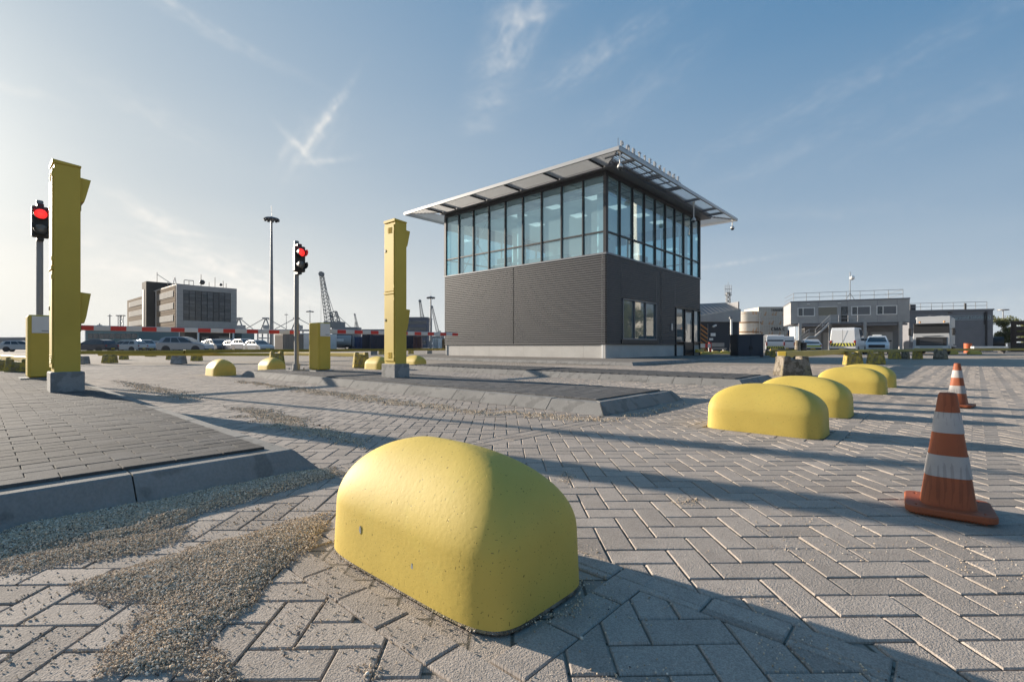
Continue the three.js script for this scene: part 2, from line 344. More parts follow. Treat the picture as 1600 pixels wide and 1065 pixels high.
{ // the pavement: herringbone over the lanes, with straight courses along two seams and round the bollards
  const pave = thing('pavement', 'grey concrete brick paving laid in herringbone across the lanes', 'pavement', [0, 0, 0], 0, undefined, 'structure');
  pave.updateMatrixWorld(true);
  const holes = islands.map((i) => rectAt(i.o, i.x0 + 0.004, i.x1 - 0.004, i.z0 + 0.004, i.z1 - 0.004));
  const list = [];
  const course = (a, b, off, len, wid) => {                 // a straight course of stretchers from a to b, shifted sideways
    const d = [b[0] - a[0], b[1] - a[1]], L = Math.hypot(...d), e = [d[0] / L, d[1] / L], n = [-e[1], e[0]], N = Math.max(1, Math.round(L / len)), s = L / N, out = [];
    for (let i = 0; i < N; i++) {
      const q = (t, w) => [a[0] + e[0] * t + n[0] * w, a[1] + e[1] * t + n[1] * w];
      out.push([q(i * s + 0.003, off + 0.003), q((i + 1) * s - 0.003, off + 0.003), q((i + 1) * s - 0.003, off + wid - 0.003), q(i * s + 0.003, off + wid - 0.003)]);
    }
    return out;
  };
  const band = (a, b, off, wid) => { const d = [b[0] - a[0], b[1] - a[1]], L = Math.hypot(...d), n = [-d[1] / L, d[0] / L]; return ccw([[a[0] + n[0] * off, a[1] + n[1] * off], [b[0] + n[0] * off, b[1] + n[1] * off], [b[0] + n[0] * (off + wid), b[1] + n[1] * (off + wid)], [a[0] + n[0] * (off + wid), a[1] + n[1] * (off + wid)]]); };
  const courses = [];
  // rings round the near bollards
  for (let i = 0; i < 5; i++) {
    const c = V3(bollardSpots[i][0], 0, bollardSpots[i][1]), X = 0.255, Z = 0.445, w = 0.105;
    const in_ = rectAt(c, -X + 0.1, X - 0.1, -Z + 0.1, Z - 0.1);
    if (i < 3) {
      const g = 0.003, row = (A, B, f) => { const n = Math.round((B - A) / 0.21), d = (B - A) / n; for (let k = 0; k < n; k++) courses.push(f(A + k * d + g, A + (k + 1) * d - g)); };
      row(-X - w, X, (p, q) => rectAt(c, p, q, -Z - w + g, -Z - g)); row(-X, X + w, (p, q) => rectAt(c, p, q, Z + g, Z + w - g));
      row(-Z, Z + w, (p, q) => rectAt(c, -X - w + g, -X - g, p, q)); row(-Z - w, Z, (p, q) => rectAt(c, X + g, X + w - g, p, q));
      holes.push(rectAt(c, -X - w, X + w, -Z - w, Z + w));
    } else holes.push(in_);
  }
  const main = V3(bollardSpots[0][0], 0, bollardSpots[0][1]);
  const s1a = [-1.02, -2.86], s1b = [lane(O2, 0.35, 0.06).x, lane(O2, 0.35, 0.06).z];
  const s2a = [lane(main, 0.36, 0.52).x, lane(main, 0.36, 0.52).z], s2b = [s2a[0] + 0.745 * 1.6, s2a[1] + 0.667 * 1.6];
  const s3a = [lane(main, 0.36, -0.56).x, lane(main, 0.36, -0.56).z], s3b = s1a;
  const keep = [];
  for (const [a, b, rows] of [[s1a, s1b, 2], [s2a, s2b, 1]]) {
    for (let r = 0; r < rows; r++) courses.push(...course(a, b, r * WB, 0.21, WB));
    keep.push(band(a, b, 0, WB * rows));
  }
  for (const c of courses) {
    let pieces = [ccw(c)];
    for (const h of holes.slice(0, 4)) pieces = pieces.flatMap((p) => subtract(p, h));
    for (const p of pieces) if (Math.abs(area(p)) > 0.003) list.push({ poly: p });
  }
  holes.push(...keep);
  const boxes = holes.map(boxOf), a0 = 0.02, ca = Math.cos(a0), sa = Math.sin(a0), FAR = 17.5;
  for (let i = -200; i < 220; i++) for (let j = -10; j < 190; j++) {
    const m = (((i - j) % 4) + 4) % 4; if (m !== 0 && m !== 3) continue;
    const horiz = m === 0, lx = (i + (horiz ? 1 : 0.5)) * WB, lz = -(j + (horiz ? 0.5 : 1)) * WB;
    const x = lx * ca + lz * sa + 0.03, z = -lx * sa + lz * ca - 0.4;
    if (z > -0.75 || -z > FAR || Math.abs(x) > 1.13 * -z + 0.7) continue;
    const u = (horiz ? WB : WB / 2) - 0.003, w = (horiz ? WB / 2 : WB) - 0.003;
    const poly = ccw([[-u, -w], [u, -w], [u, w], [-u, w]].map(([p, q]) => [x + p * ca + q * sa, z - p * sa + q * ca]));
    let pieces = [poly], changed = false;
    const bb = [x - 0.16, z - 0.16, x + 0.16, z + 0.16];
    holes.forEach((h, k) => {
      const hb = boxes[k]; if (hb[0] > bb[2] || hb[2] < bb[0] || hb[1] > bb[3] || hb[3] < bb[1]) return;
      const next = pieces.flatMap((p) => subtract(p, h));
      if (Math.abs(next.reduce((s, p) => s + Math.abs(area(p)), 0) - pieces.reduce((s, p) => s + Math.abs(area(p)), 0)) > 1e-5) { pieces = next; changed = true; }
    });
    if (!changed) list.push({ x, z, a: a0 + (horiz ? 0 : Math.PI / 2) });
    else for (const p of pieces) if (Math.abs(area(p)) > 0.0014) list.push({ poly: p });
  }
  for (const b of list) if (b.poly) { b.x = b.poly.reduce((s, p) => s + p[0], 0) / b.poly.length; b.z = b.poly.reduce((s, p) => s + p[1], 0) / b.poly.length; }
  lay(pave, list, (x, z) => {
    const k = (0.87 + 0.2 * rnd()) * (1 + 0.3 * (fbm(x / 1.7 + 50, z / 1.7 + 50, 91, 4) - 0.5)), t = rnd() < 0.06 ? 0.86 : 1;
    return [0.465 * k * t, 0.403 * k * t, 0.35 * k * t];
  }, 'brick', 'brick_field', 300);
}

// ------------------------------------------------------------------ traffic islands and the gatehouse apron: kerb stones round a raised brick bed
function kerbStone(len, m0, m1) {                           // local: along x from 0 to len, outward +z; m0, m1: mitre an end
  const prof = [[-0.02, 0], [-0.02, 0.12], [0.09, 0.12], [0.105, 0.113], [0.21, 0.0]], pos = [], f = (k, e) => { const [o, y] = prof[k]; const g = 0.003; return [e ? len - g + (m1 ? o : 0) : g - (m0 ? o : 0), y, o]; };
  const quad = (a, b, c, d) => pos.push(...a, ...b, ...c, ...a, ...c, ...d);
  for (let k = 0; k < prof.length - 1; k++) quad(f(k, 0), f(k, 1), f(k + 1, 1), f(k + 1, 0));
  for (const e of [0, 1]) for (let k = 1; k < prof.length - 1; k++) { const t = [f(0, e), f(k, e), f(k + 1, e)]; pos.push(...(e ? [t[0], t[2], t[1]] : t).flat()); }
  const g = new THREE.BufferGeometry(); g.setAttribute('position', new THREE.BufferAttribute(new Float32Array(pos.map(Number)), 3)); 
  g.setAttribute('uv', new THREE.BufferAttribute(new Float32Array(pos.length / 3 * 2), 2)); g.computeVertexNormals(); return g;
}
function flip(g) { const p = g.attributes.position.array; for (let i = 0; i < p.length; i += 9) for (let k = 0; k < 3; k++) { const t = p[i + 3 + k]; p[i + 3 + k] = p[i + 6 + k]; p[i + 6 + k] = t; } g.computeVertexNormals(); return g; }
function shiftUV(g, u, v) { const a = g.attributes.uv; for (let i = 0; i < a.count; i++) a.setXY(i, a.getX(i) + u, a.getY(i) + v); return g; }
function island(spec, label, tone, most, bedOnly) {
  const { o, x0, x1, z0, z1 } = spec, I = 0.21, t = thing('traffic_island', label, 'traffic island', [o.x, 0, o.z], TURN, undefined, 'structure');
  t.updateMatrixWorld(true);
  const X0 = x0 + I, X1 = x1 - I, Z0 = z0 + I, Z1 = z1 - I, sides = [[X0, Z1, X1 - X0, 0], [X1, Z1, Z1 - Z0, Math.PI / 2], [X1, Z0, X1 - X0, Math.PI], [X0, Z0, Z1 - Z0, -Math.PI / 2]];
  const kinds = {};
  for (const [x, z, L, a] of sides) {
    const n = Math.max(2, Math.round(L / 0.54)), s = L / n;
    for (let i = 0; i < n; i++) {
      const va = Math.floor(rnd() * 5), k = [s.toFixed(3), i === 0, i === n - 1, va].join(), g = (kinds[k] ??= shiftUV(uvBox(flip(kerbStone(s, i === 0, i === n - 1))), va * 0.37, va * 0.53));
      const m = new THREE.Mesh(g, mats.kerb); m.name = 'kerb_stone'; m.castShadow = m.receiveShadow = true;
      m.position.set(x + Math.cos(a) * i * s, rr(-0.003, 0.003), z - Math.sin(a) * i * s); m.rotation.y = a + rr(-0.002, 0.002); t.add(m);
    }
  }
  M('bed', bx(X1 - X0 - 0.02, 0.117, Z1 - Z0 - 0.02, (X0 + X1) / 2, 0.0585, (Z0 + Z1) / 2), mt([0.085, 0.075, 0.065], 0.95, { map: grainC }), t);
  if (bedOnly) { for (const m of t.children) if (m.name === 'bed') { m.scale.y = 1.02; m.material = bedOnly; } return t; }
  const list = [], rowN = Math.floor((Z1 - Z0 - 0.02) / WB), XA = X0 + 0.015, XB = X1 - 0.012;
  for (let r = 0; r < rowN; r++) {
    const z = Z1 - 0.015 - (r + 0.5) * WB;
    for (let x = XB - (r % 2 ? WB : 0); ; x -= 2 * WB) {
      const xa = Math.max(XA, x - 2 * WB); if (x - xa < 0.05) break;
      const p = lane(o, (x + xa) / 2, z); if (p.z > -0.6 || Math.abs(p.x) > 1.15 * -p.z + 0.8) continue;
      if (x - xa > 2 * WB - 1e-4) list.push({ x: p.x, z: p.z, a: TURN }); else list.push({ poly: rectAt(o, xa + 0.002, x - 0.002, z - WB / 2 + 0.002, z + WB / 2 - 0.002), x: p.x, z: p.z });
    }
    if (r % 2) { const p = lane(o, XB - WB / 2, z); if (p.z < -0.6) list.push({ poly: rectAt(o, XB - WB + 0.002, XB - 0.002, z - WB / 2 + 0.002, z + WB / 2 - 0.002), x: p.x, z: p.z }); }
  }
  lay(t, list, tone, 'brick', 'brick_bed', most, 0.138, 0.002);
  return t;
}
const darkTone = (x, z) => { const k = (0.82 + 0.34 * rnd()) * (1 + 0.3 * (fbm(x / 1.3 + 50, z / 1.3 + 50, 97, 4) - 0.5)); return [0.128 * k, 0.124 * k, 0.122 * k]; };
island(islands[0], 'nearest raised traffic island of dark bricks at the left, under the tall column', darkTone, 300);
island(islands[1], 'middle raised traffic island of dark bricks between the two open lanes', (x, z) => darkTone(x, z).map((v) => v * 1.3), 250);
island(islands[2], 'farthest raised traffic island, bare, in front of the gatehouse', darkTone, 60);
island(islands[3], 'low kerbed apron of dark paving round the gatehouse', darkTone, 0, mp([0.26, 0.235, 0.21], 0.9, { specularIntensity: 0.3, map: grainC, bumpMap: grainB, bumpScale: 0.002 }));

// ------------------------------------------------------------------ loose gravel
{
  const poly = (pts) => pts.map(([x, y]) => { const p = G(x, y); return [p.x, p.z]; });
  const heaps = [
    [poly([[525, 795], [505, 845], [440, 905], [395, 960], [355, 1000], [390, 1075], [130, 1075], [175, 1000], [200, 962], [95, 915], [240, 875], [330, 845], [430, 815]]), 1, 0.016],
    [poly([[-20, 800], [210, 770], [400, 742], [530, 728], [540, 742], [440, 770], [330, 800], [240, 835], [120, 855], [-20, 880]]), 1, 0.02],
    [poly([[-20, 868], [150, 840], [300, 818], [330, 835], [240, 862], [100, 890], [-20, 905]]), 0.7, 0.006],
    [poly([[520, 860], [690, 985], [800, 1000], [900, 960], [930, 905], [905, 900], [880, 950], [700, 975], [525, 880]]), 0.55, 0.004],
    [poly([[540, 1040], [600, 1028], [625, 1045], [600, 1075], [545, 1075]]), 0.9, 0.006],
    [poly([[880, 735], [905, 745], [895, 760], [868, 752]]), 0.6, 0.003], [poly([[1050, 772], [1095, 778], [1080, 790], [1045, 786]]), 0.5, 0.003],
    [poly([[360, 592], [560, 616], [760, 640], [940, 652], [1000, 645], [1075, 626], [1080, 632], [1000, 655], [930, 662], [700, 644], [540, 624], [370, 598]]), 0.8, 0.012],
    [poly([[355, 632], [440, 640], [520, 668], [600, 690], [560, 702], [470, 682], [370, 650]]), 0.34, 0.006],
    [poly([[170, 592], [260, 604], [330, 622], [290, 628], [200, 610]]), 0.24, 0.004], [poly([[640, 590], [700, 598], [800, 610], [780, 614], [660, 602]]), 0.35, 0.003],
  ];
  const inside = (p, x, z) => { let c = false; for (let i = 0, j = p.length - 1; i < p.length; j = i++) if (p[i][1] > z !== p[j][1] > z && x < ((p[j][0] - p[i][0]) * (z - p[i][1])) / (p[j][1] - p[i][1]) + p[i][0]) c = !c; return c; };
  const edge = (p, x, z) => { let b = 9; for (let i = 0, j = p.length - 1; i < p.length; j = i++) { const dx = p[i][0] - p[j][0], dz = p[i][1] - p[j][1], t = Math.max(0, Math.min(1, ((x - p[j][0]) * dx + (z - p[j][1]) * dz) / (dx * dx + dz * dz))); b = Math.min(b, Math.hypot(x - p[j][0] - t * dx, z - p[j][1] - t * dz)); } return b; };
  const blocked = islands.slice(0, 3).map((i) => rectAt(i.o, i.x0 + 0.17, i.x1 - 0.17, i.z0 + 0.17, i.z1 - 0.17));
  const gravel = thing('gravel', 'loose tan grit swept into drifts on the paving', 'gravel', [0, 0, 0], 0, undefined, 'stuff');
  const stones = [], mounds = [];
  for (const [p, dens, high] of heaps) {
    const [xa, za, xb, zb] = boxOf(p), dist = -(za + zb) / 2, near = dist < 3.2;
    const depth = (x, z) => { const wx = x + 0.1 * (fbm(x * 5 + 9, z * 5, 7, 3) - 0.5) * (near ? 1 : 4), wz = z + 0.1 * (fbm(x * 5, z * 5 + 9, 8, 3) - 0.5) * (near ? 1 : 4); if (!inside(p, wx, wz)) return 0; return Math.min(1, edge(p, wx, wz) / (near ? 0.10 : 0.22)) * (0.35 + 1.1 * fbm(x * 7, z * 7, 6, 3)); };
    const per = near ? 140000 : 20000, n = Math.min(170000, Math.floor((xb - xa) * (zb - za) * per)), size = near ? 0.0025 : Math.min(0.006, 0.0010 * dist);
    for (let i = 0; i < n; i++) {
      const x = rr(xa - 0.05, xb + 0.05), z = rr(za - 0.05, zb + 0.05), d = depth(x, z), q = rnd();
      const stray = d <= 0 && q < 0.008 * dens && near;
      if (!stray && q > Math.min(1, d * 1.6) * dens) continue;
      if (z > -0.95 || blocked.some((b) => inside(b, x, z))) continue;
      stones.push([x, d * high + 0.001, z, size * (0.4 + 1.2 * rnd() * rnd() + (rnd() < 0.008 ? 1.2 : 0))]);
    }
    if (high >= 0.006) {                                    // the packed drift under the loose grains
      const st = near ? 0.02 : 0.07, nx = Math.ceil((xb - xa) / st), nz = Math.ceil((zb - za) / st), g = new THREE.PlaneGeometry(xb - xa, zb - za, nx, nz).rotateX(-Math.PI / 2).translate((xa + xb) / 2, 0, (za + zb) / 2).toNonIndexed(), a = g.attributes.position.array, keepA = [];
      for (let i = 0; i < a.length; i += 9) {
        let any = false;
        for (let k = 0; k < 9; k += 3) { const d = depth(a[i + k], a[i + k + 2]); a[i + k + 1] = d > 0.3 ? (d - 0.3) * high : -0.02; if (d > 0.3) any = true; }
        if (any && a[i + 2] < -0.9) for (let k = 0; k < 9; k++) keepA.push(a[i + k]);
      }
      const h = new THREE.BufferGeometry(); h.setAttribute('position', new THREE.BufferAttribute(new Float32Array(keepA), 3)); h.computeVertexNormals(); h.setAttribute('uv', new THREE.BufferAttribute(new Float32Array(keepA.length / 3 * 2), 2)); mounds.push(h);
    }
  }
  for (let i = 0; i < 5000; i++) {                          // single grains strewn over the near paving
    const z = -0.95 - 3.6 * rnd() * rnd(), x = rr(-1.1, 1.1) * -z; if (fbm(x * 3 + 5, z * 3 + 5, 17, 3) < (x > 0.35 ? 0.56 : 0.42) || blocked.some((b) => inside(b, x, z))) continue;
    stones.push([x, 0.001, z, rr(0.0011, 0.0026)]);
  }
  M('drift', mounds.map((g) => uvBox(g)), mt([0.50, 0.415, 0.32], 0.95, { map: grainC, bumpMap: grainB, bumpScale: 0.004 }), gravel).userData.kind = 'stuff';
  const ico = new THREE.IcosahedronGeometry(1, 0), im = new THREE.InstancedMesh(ico, mp([1, 1, 1], 1, { specularIntensity: 0.2 }), stones.length), m4 = new THREE.Matrix4(), q = new THREE.Quaternion(), e = new THREE.Euler(), c = new THREE.Color();
  stones.forEach(([x, y, z, s], i) => {
    q.setFromEuler(e.set(rnd() * 6, rnd() * 6, rnd() * 6)); im.setMatrixAt(i, m4.compose(V3(x, y + s * 0.3, z), q, V3(s * rr(0.8, 1.5), s * rr(0.6, 1), s)));
    const k = rr(0.6, 1.35), t = rnd(); im.setColorAt(i, t < 0.06 ? c.setRGB(0.14 * k, 0.12 * k, 0.11 * k) : t < 0.35 ? c.setRGB(0.66 * k, 0.58 * k, 0.48 * k) : c.setRGB(0.58 * k, 0.455 * k, 0.325 * k));
  });
  im.name = 'grains'; im.userData.kind = 'stuff'; im.castShadow = im.receiveShadow = true; gravel.add(im);
  console.log('grains', stones.length);
}

// ------------------------------------------------------------------ the gatehouse
const B0 = V3(4.61, 0.12, -23.73), BW = 12.1;
const CAMC = V3(0, EYE, 0);
{
  const t = thing('gatehouse', 'dark two storey gatehouse with a glazed upper floor and wide louvred eaves', 'gatehouse', [B0.x, B0.y, B0.z], TURN);
  const H1 = 0.68, H2 = 5.10, H3 = 6.24, H4 = 9.12, N = 9, PW = BW / N;
  // faces: 0 = -x (sunlit, towards the lanes), 1 = +z (shaded, with the door), 2 = +x, 3 = -z; frame(f)(s, y, out) puts a point s along the face, left to right as seen from outside
  const faces = [{ p: [0, -BW], a: -Math.PI / 2 }, { p: [0, 0], a: 0 }, { p: [BW, 0], a: Math.PI / 2 }, { p: [BW, -BW], a: Math.PI }];
  const on = (g, f) => g.rotateY(faces[f].a).translate(faces[f].p[0], 0, faces[f].p[1]);      // geometry drawn with x along the face and z outwards
  const reflectionMat = mt([0.014, 0.017, 0.012], 0.9);
  const W1 = [1.56, 5.46, 0.93, 3.05], D1 = [8.12, 12.08, 0, 3.0];
  for (let f = 0; f < 4; f++) {
    // pale concrete plinth in slabs
    const runs = f === 1 ? [[0, 9.5], [10.98, BW]] : [[0, BW]];
    for (const [a, b] of runs) { const n = Math.max(1, Math.round((b - a) / PW)), s = (b - a) / n; for (let i = 0; i < n; i++) M('plinth_panel', on(bx(s - 0.008, H1, 0.12, a + (i + 0.5) * s, H1 / 2, -0.1), f), mats.plinth, t); }
    // horizontal ribbed cladding, two bays a face
    const rib = (x0, x1, y0, y1) => {
      const p = 0.115, n = Math.round((y1 - y0) / p), d = (y1 - y0) / n, pos = [], quad = (ya, za, yb, zb) => pos.push(x0, ya, za, x1, ya, za, x1, yb, zb, x0, ya, za, x1, yb, zb, x0, yb, zb);
      for (let i = 0; i < n; i++) { const y = y0 + i * d; quad(y, 0, y + d * 0.02, 0.036); quad(y + d * 0.02, 0.036, y + d * 0.6, 0.036); quad(y + d * 0.6, 0.036, y + d * 0.7, 0); quad(y + d * 0.7, 0, y + d, 0); }
      const g = new THREE.BufferGeometry(); g.setAttribute('position', new THREE.BufferAttribute(new Float32Array(pos), 3)); g.computeVertexNormals(); g.setAttribute('uv', new THREE.BufferAttribute(new Float32Array(pos.length / 3 * 2), 2));
      return g;
    };
    for (const [a, b] of [[0.03, BW / 2 - 0.03], [BW / 2 + 0.03, BW - 0.03]]) {
      let parts = [];
      if (f === 1 && a < 1) parts = [rib(a, W1[0] - 0.06, H1 + 0.05, H2), rib(W1[0] - 0.06, W1[1] + 0.06, W1[3] + 0.06, H2), rib(W1[1] + 0.06, b, H1 + 0.05, H2)];
      else if (f === 1) parts = [rib(a, D1[0] - 0.05, H1 + 0.05, H2), rib(D1[0] - 0.05, b, D1[3] + 0.06, H2)];
      else parts = [rib(a, b, H1 + 0.05, H2)];
      M('cladding_panel', parts.map((g) => on(g, f)), mats.cladding, t);
      M('joint_strip', on(bx(0.05, H2 - H1, 0.03, b + 0.03, (H1 + H2) / 2, 0.0), f), mats.darkMetal, t);
    }
    // backing wall behind the cladding, with openings on the door side
    const back = f === 1 ? [bx(W1[0], H2, 0.1, W1[0] / 2, H2 / 2, -0.21), bx(W1[1] - W1[0], W1[2], 0.1, (W1[0] + W1[1]) / 2, W1[2] / 2, -0.212), bx(W1[1] - W1[0], H2 - W1[3], 0.1, (W1[0] + W1[1]) / 2, (H2 + W1[3]) / 2, -0.212), bx(D1[0] - W1[1], H2, 0.1, (D1[0] + W1[1]) / 2, H2 / 2, -0.21), bx(BW - D1[0], H2 - D1[3], 0.1, (BW + D1[0]) / 2, (H2 + D1[3]) / 2, -0.212)] : [bx(BW - 0.4, H2, 0.1, BW / 2, H2 / 2, -0.21)];
    M('inner_wall', back.map((g) => on(g, f)), mats.white, t);
    M('sill', on(bx(BW + 0.1, 0.09, 0.14, BW / 2, H2 + 0.05, 0.0), f), mats.aluDark, t);
    M('drip_strip', on(bx(f === 1 ? 9.48 : BW + 0.04, 0.05, 0.1, f === 1 ? 4.74 : BW / 2, H1 + 0.027, -0.02), f), mats.darkMetal, t);
    // curtain wall
    for (let i = 0; i <= N; i++) M('mullion', on(bx(i % N ? 0.06 : 0.1, H4 - H2 - 0.1, 0.16, i * PW, (H2 + 0.1 + H4) / 2, i % N ? -0.03 : -0.05), f), mats.darkMetal, t);
    M('transom', on(bx(BW, 0.075, 0.11, BW / 2, H3, -0.035), f), mats.darkMetal, t);
    M('head_beam', on(bx(BW, 0.2, 0.13, BW / 2, H4 - 0.02, -0.02), f), mats.darkMetal, t);
    for (let i = 0; i < N; i++) for (const [a, b] of [[H2 + 0.095, H3 - 0.037], [H3 + 0.037, H4 - 0.12]]) {
      const g = new THREE.PlaneGeometry(PW - 0.065, b - a).rotateX(rr(-0.002, 0.002)).rotateY(rr(-0.003, 0.003)).translate((i + 0.5) * PW, (a + b) / 2, -0.045);
      M('window_pane', on(g, f), mats.glass, t);
      if (b > H4 - 0.5) M('soffit_reflection', on(bx(PW - 0.1, 0.84, 0.012, (i + 0.5) * PW, H4 - 0.53, -0.13), f), reflectionMat, t);  // dark strip behind the pane paints in the reflection of the eave soffit
    }
  }
  // ground floor window and door
  const win = M('window', [bx(0.06, 2.12, 0.14, W1[0] + 0.03, 1.99, 0.0), bx(0.06, 2.12, 0.14, W1[1] - 0.03, 1.99, 0), bx(3.9, 0.06, 0.14, 3.51, W1[3] - 0.03, 0.0), bx(3.78, 0.08, 0.15, 3.51, W1[2] + 0.04, 0.0), bx(0.05, 1.98, 0.1, 2.86, 2.0, 0.0), bx(0.05, 1.98, 0.1, 4.16, 2.0, 0.0)], mats.aluDark, t);
  M('window_sill', bx(4.2, 0.2, 0.13, 3.51, H1 + 0.152, 0.02), mats.darkMetal, t);
  const gl = mp([0.10, 0.14, 0.15], 0.02, { ior: 2.1 });
  for (const x of [2.205, 3.51, 4.815]) M('pane', new THREE.PlaneGeometry(1.24, 1.98).rotateY(rr(-0.003, 0.003)).translate(x, 1.985, -0.03), gl, win);
  const ent = M('entrance', [bx(0.07, 3.0, 0.14, 8.16, 1.5, 0.001), bx(0.07, 2.94, 0.141, 9.52, 1.47, 0.001), bx(0.07, 2.94, 0.141, 10.95, 1.47, 0.001), bx(0.07, 3.0, 0.14, 12.03, 1.5, 0.001), bx(3.8, 0.07, 0.139, 10.1, 2.965, 0.001), bx(1.29, 0.07, 0.12, 8.84, 0.86, 0.001), bx(1.01, 0.07, 0.12, 11.49, 0.86, 0.001)], mats.darkMetal, t);
  M('pane', new THREE.PlaneGeometry(1.29, 2.05).translate(8.84, 1.92, -0.03), gl, ent); M('pane', new THREE.PlaneGeometry(1.01, 2.05).translate(11.49, 1.92, -0.03), gl, ent);
  M('spandrel', [bx(1.29, 0.82, 0.08, 8.84, 0.41, -0.3), bx(1.01, 0.14, 0.08, 11.49, 0.75, -0.04)], mats.darkMetal, ent);
  const door = M('door', [bx(0.1, 2.86, 0.06, 9.61, 1.45, -0.01), bx(0.1, 2.86, 0.06, 10.86, 1.45, -0.01), bx(1.15, 0.1, 0.06, 10.235, 2.83, -0.01), bx(1.15, 0.84, 0.06, 10.235, 0.44, -0.01)], mats.darkMetal, t);
  M('pane', new THREE.PlaneGeometry(1.15, 1.92).translate(10.235, 1.82, -0.02), gl, door); M('handle', [rod([10.8, 1.05, 0.08], [10.8, 2.3, 0.08], 0.02), rod([10.8, 1.2, 0.02], [10.8, 1.2, 0.08], 0.015), rod([10.8, 2.15, 0.02], [10.8, 2.15, 0.08], 0.015)], mats.black, door);
  M('intercom', rbx(0.16, 0.42, 0.07, 0.02, 7.5, 1.75, 0.06), mats.alu, t);
  // inside of the upper floor
  M('floor_slab', bx(BW - 0.42, 0.3, BW - 0.42, BW / 2, H2 - 0.17, -BW / 2), mt([0.42, 0.42, 0.42], 0.7), t);
  M('ceiling', bx(BW - 0.3, 0.16, BW - 0.3, BW / 2, H4 - 0.13, -BW / 2), mt([0.72, 0.74, 0.75], 0.8), t);
  for (const [x, z] of [[0.75, -0.75], [0.75, -6.2], [0.75, -11.35], [6.05, -11.35], [11.35, -11.35], [11.35, -0.75], [11.35, -6.2]]) M('column', cy(0.19, 0.19, 3.85, x, H2 + 1.95, z, 20), mats.white, t);
  M('core_wall', [bx(3.2, 2.9, 0.16, 8.0, H2 + 1.45, -5.2), bx(0.16, 2.9, 3.4, 6.4, H2 + 1.45, -7.0)], mt([0.5, 0.51, 0.51], 0.8), t);
  M('cabinet_row', [bx(4.6, 1.05, 0.5, 8.6, H2 + 0.53, -3.2), bx(0.5, 1.05, 4.4, 3.4, H2 + 0.53, -6.8)], mt([0.2, 0.21, 0.22], 0.7), t);
  for (const [x, z, a] of [[3.4, -2.6, 0.5], [7.4, -1.8, 0], [9.6, -1.8, 0], [2.2, -8.8, 1.57]]) { const d = M('desk', [bx(1.7, 0.04, 0.8, 0, 0.74, 0), bx(0.06, 0.72, 0.7, -0.78, 0.36, 0), bx(0.06, 0.72, 0.7, 0.78, 0.36, 0)], mats.white, t); d.position.set(x, H2 - 0.02, z); d.rotation.y = a; M('computer_screen', [rbx(0.6, 0.36, 0.03, 0.01, -0.3, 1.02, 0), bx(0.05, 0.2, 0.05, -0.3, 0.84, 0), rbx(0.6, 0.36, 0.03, 0.01, 0.4, 1.02, 0), bx(0.05, 0.2, 0.05, 0.4, 0.84, 0)], mats.black, d); }
  M('cross_brace', [rod([0.4, H2 + 0.1, -8.1], [0.4, H4 - 0.2, -10.9], 0.025), rod([0.4, H2 + 0.1, -10.9], [0.4, H4 - 0.2, -8.1], 0.025), cy(0.16, 0.16, 0.03, 0.4, (H2 + H4) / 2, -9.5, 12, 0, Math.PI / 2)], mats.galv, t);
  RectAreaLightUniformsLib.init();
  for (const [x, z] of [[2.4, -2.2], [2.4, -5.0], [2.4, -7.8], [5.0, -2.2], [5.0, -5.0], [7.6, -2.0], [10.0, -2.0], [5.0, -8.4]]) {
    M('ceiling_light', bx(0.8, 0.05, 0.8, x, H4 - 0.226, z), mt([0.7, 0.7, 0.68], 0.6, { emissive: new THREE.Color(0.34, 0.33, 0.3) }), t);
    const l = new THREE.RectAreaLight(0xfff4e4, 1.2, 0.78, 0.78); l.position.set(x, H4 - 0.27, z); l.rotation.x = -Math.PI / 2; l.name = 'ceiling_lamp_glow'; t.add(l);
  }
  // roof and louvred eaves
  const E0 = 1.62, EL = 2.3, ER = 2.7, R0 = 0.25, R1 = 0.55, YE = H4 + 0.16;  // overhang at the near corner, at the left end, at the right end
  M('roof_slab', [bx(BW + R0 + R1, 0.3, BW + R0 + R1, BW / 2 + (R1 - R0) / 2, YE + 0.10, -BW / 2 + (R1 - R0) / 2), bx(BW + 0.7, 0.2, BW + 0.7, BW / 2, YE + 0.35, -BW / 2)], mats.aluDark, t);
  const xa = -E0, xb = BW + ER, za = -BW - EL, zb = E0;           // outer edges
  M('fascia', [bx(0.09, 0.17, zb - za, xa + 0.045, YE + 0.1, (za + zb) / 2)], mats.alu, t, 'pale sunlit fascia');
  M('fascia', [bx(xb - xa - 0.095, 0.17, 0.09, (xa + xb) / 2 + 0.047, YE + 0.1, zb - 0.045)], mats.alu, t);
  M('fascia', [bx(0.09, 0.2, zb - za - 0.1, xb - 0.045, YE + 0.1, (za + zb) / 2 - 0.05), bx(xb - xa - 0.2, 0.2, 0.09, (xa + xb) / 2, YE + 0.1, za + 0.045)], mats.alu, t);
  for (const ns of [10, 7]) for (let i = 0; i < ns; i++) {
    const f = (i + 0.5) / ns, Q = ns === 7 ? R1 : R0, o = Q + 0.04 + (E0 - Q - 0.12) * f, oL = Q + 0.04 + (EL - Q - 0.12) * f, oR = Q + 0.04 + (ER - Q - 0.12) * f, slat = (L) => (ns === 10 ? new THREE.BoxGeometry(L, 0.05, 0.05) : new THREE.BoxGeometry(L, 0.016, 0.075).rotateX(0.36));
    if (ns === 10) M('louvre_slat', place(slat(BW + o + oL - 0.05), -o, YE + 0.06, (o - BW - oL) / 2, 0, -Math.PI / 2), mats.steel, t);
    if (ns === 7) M('louvre_slat', place(slat(BW + o + oR - 0.05), (BW + oR - o) / 2, YE + 0.06, o), mats.alu, t);
    if (ns === 7) M('louvre_slat', place(slat(BW + o + oL - 0.05), BW + oR, YE + 0.06, (o - BW - oL) / 2, 0, Math.PI / 2), mats.alu, t);
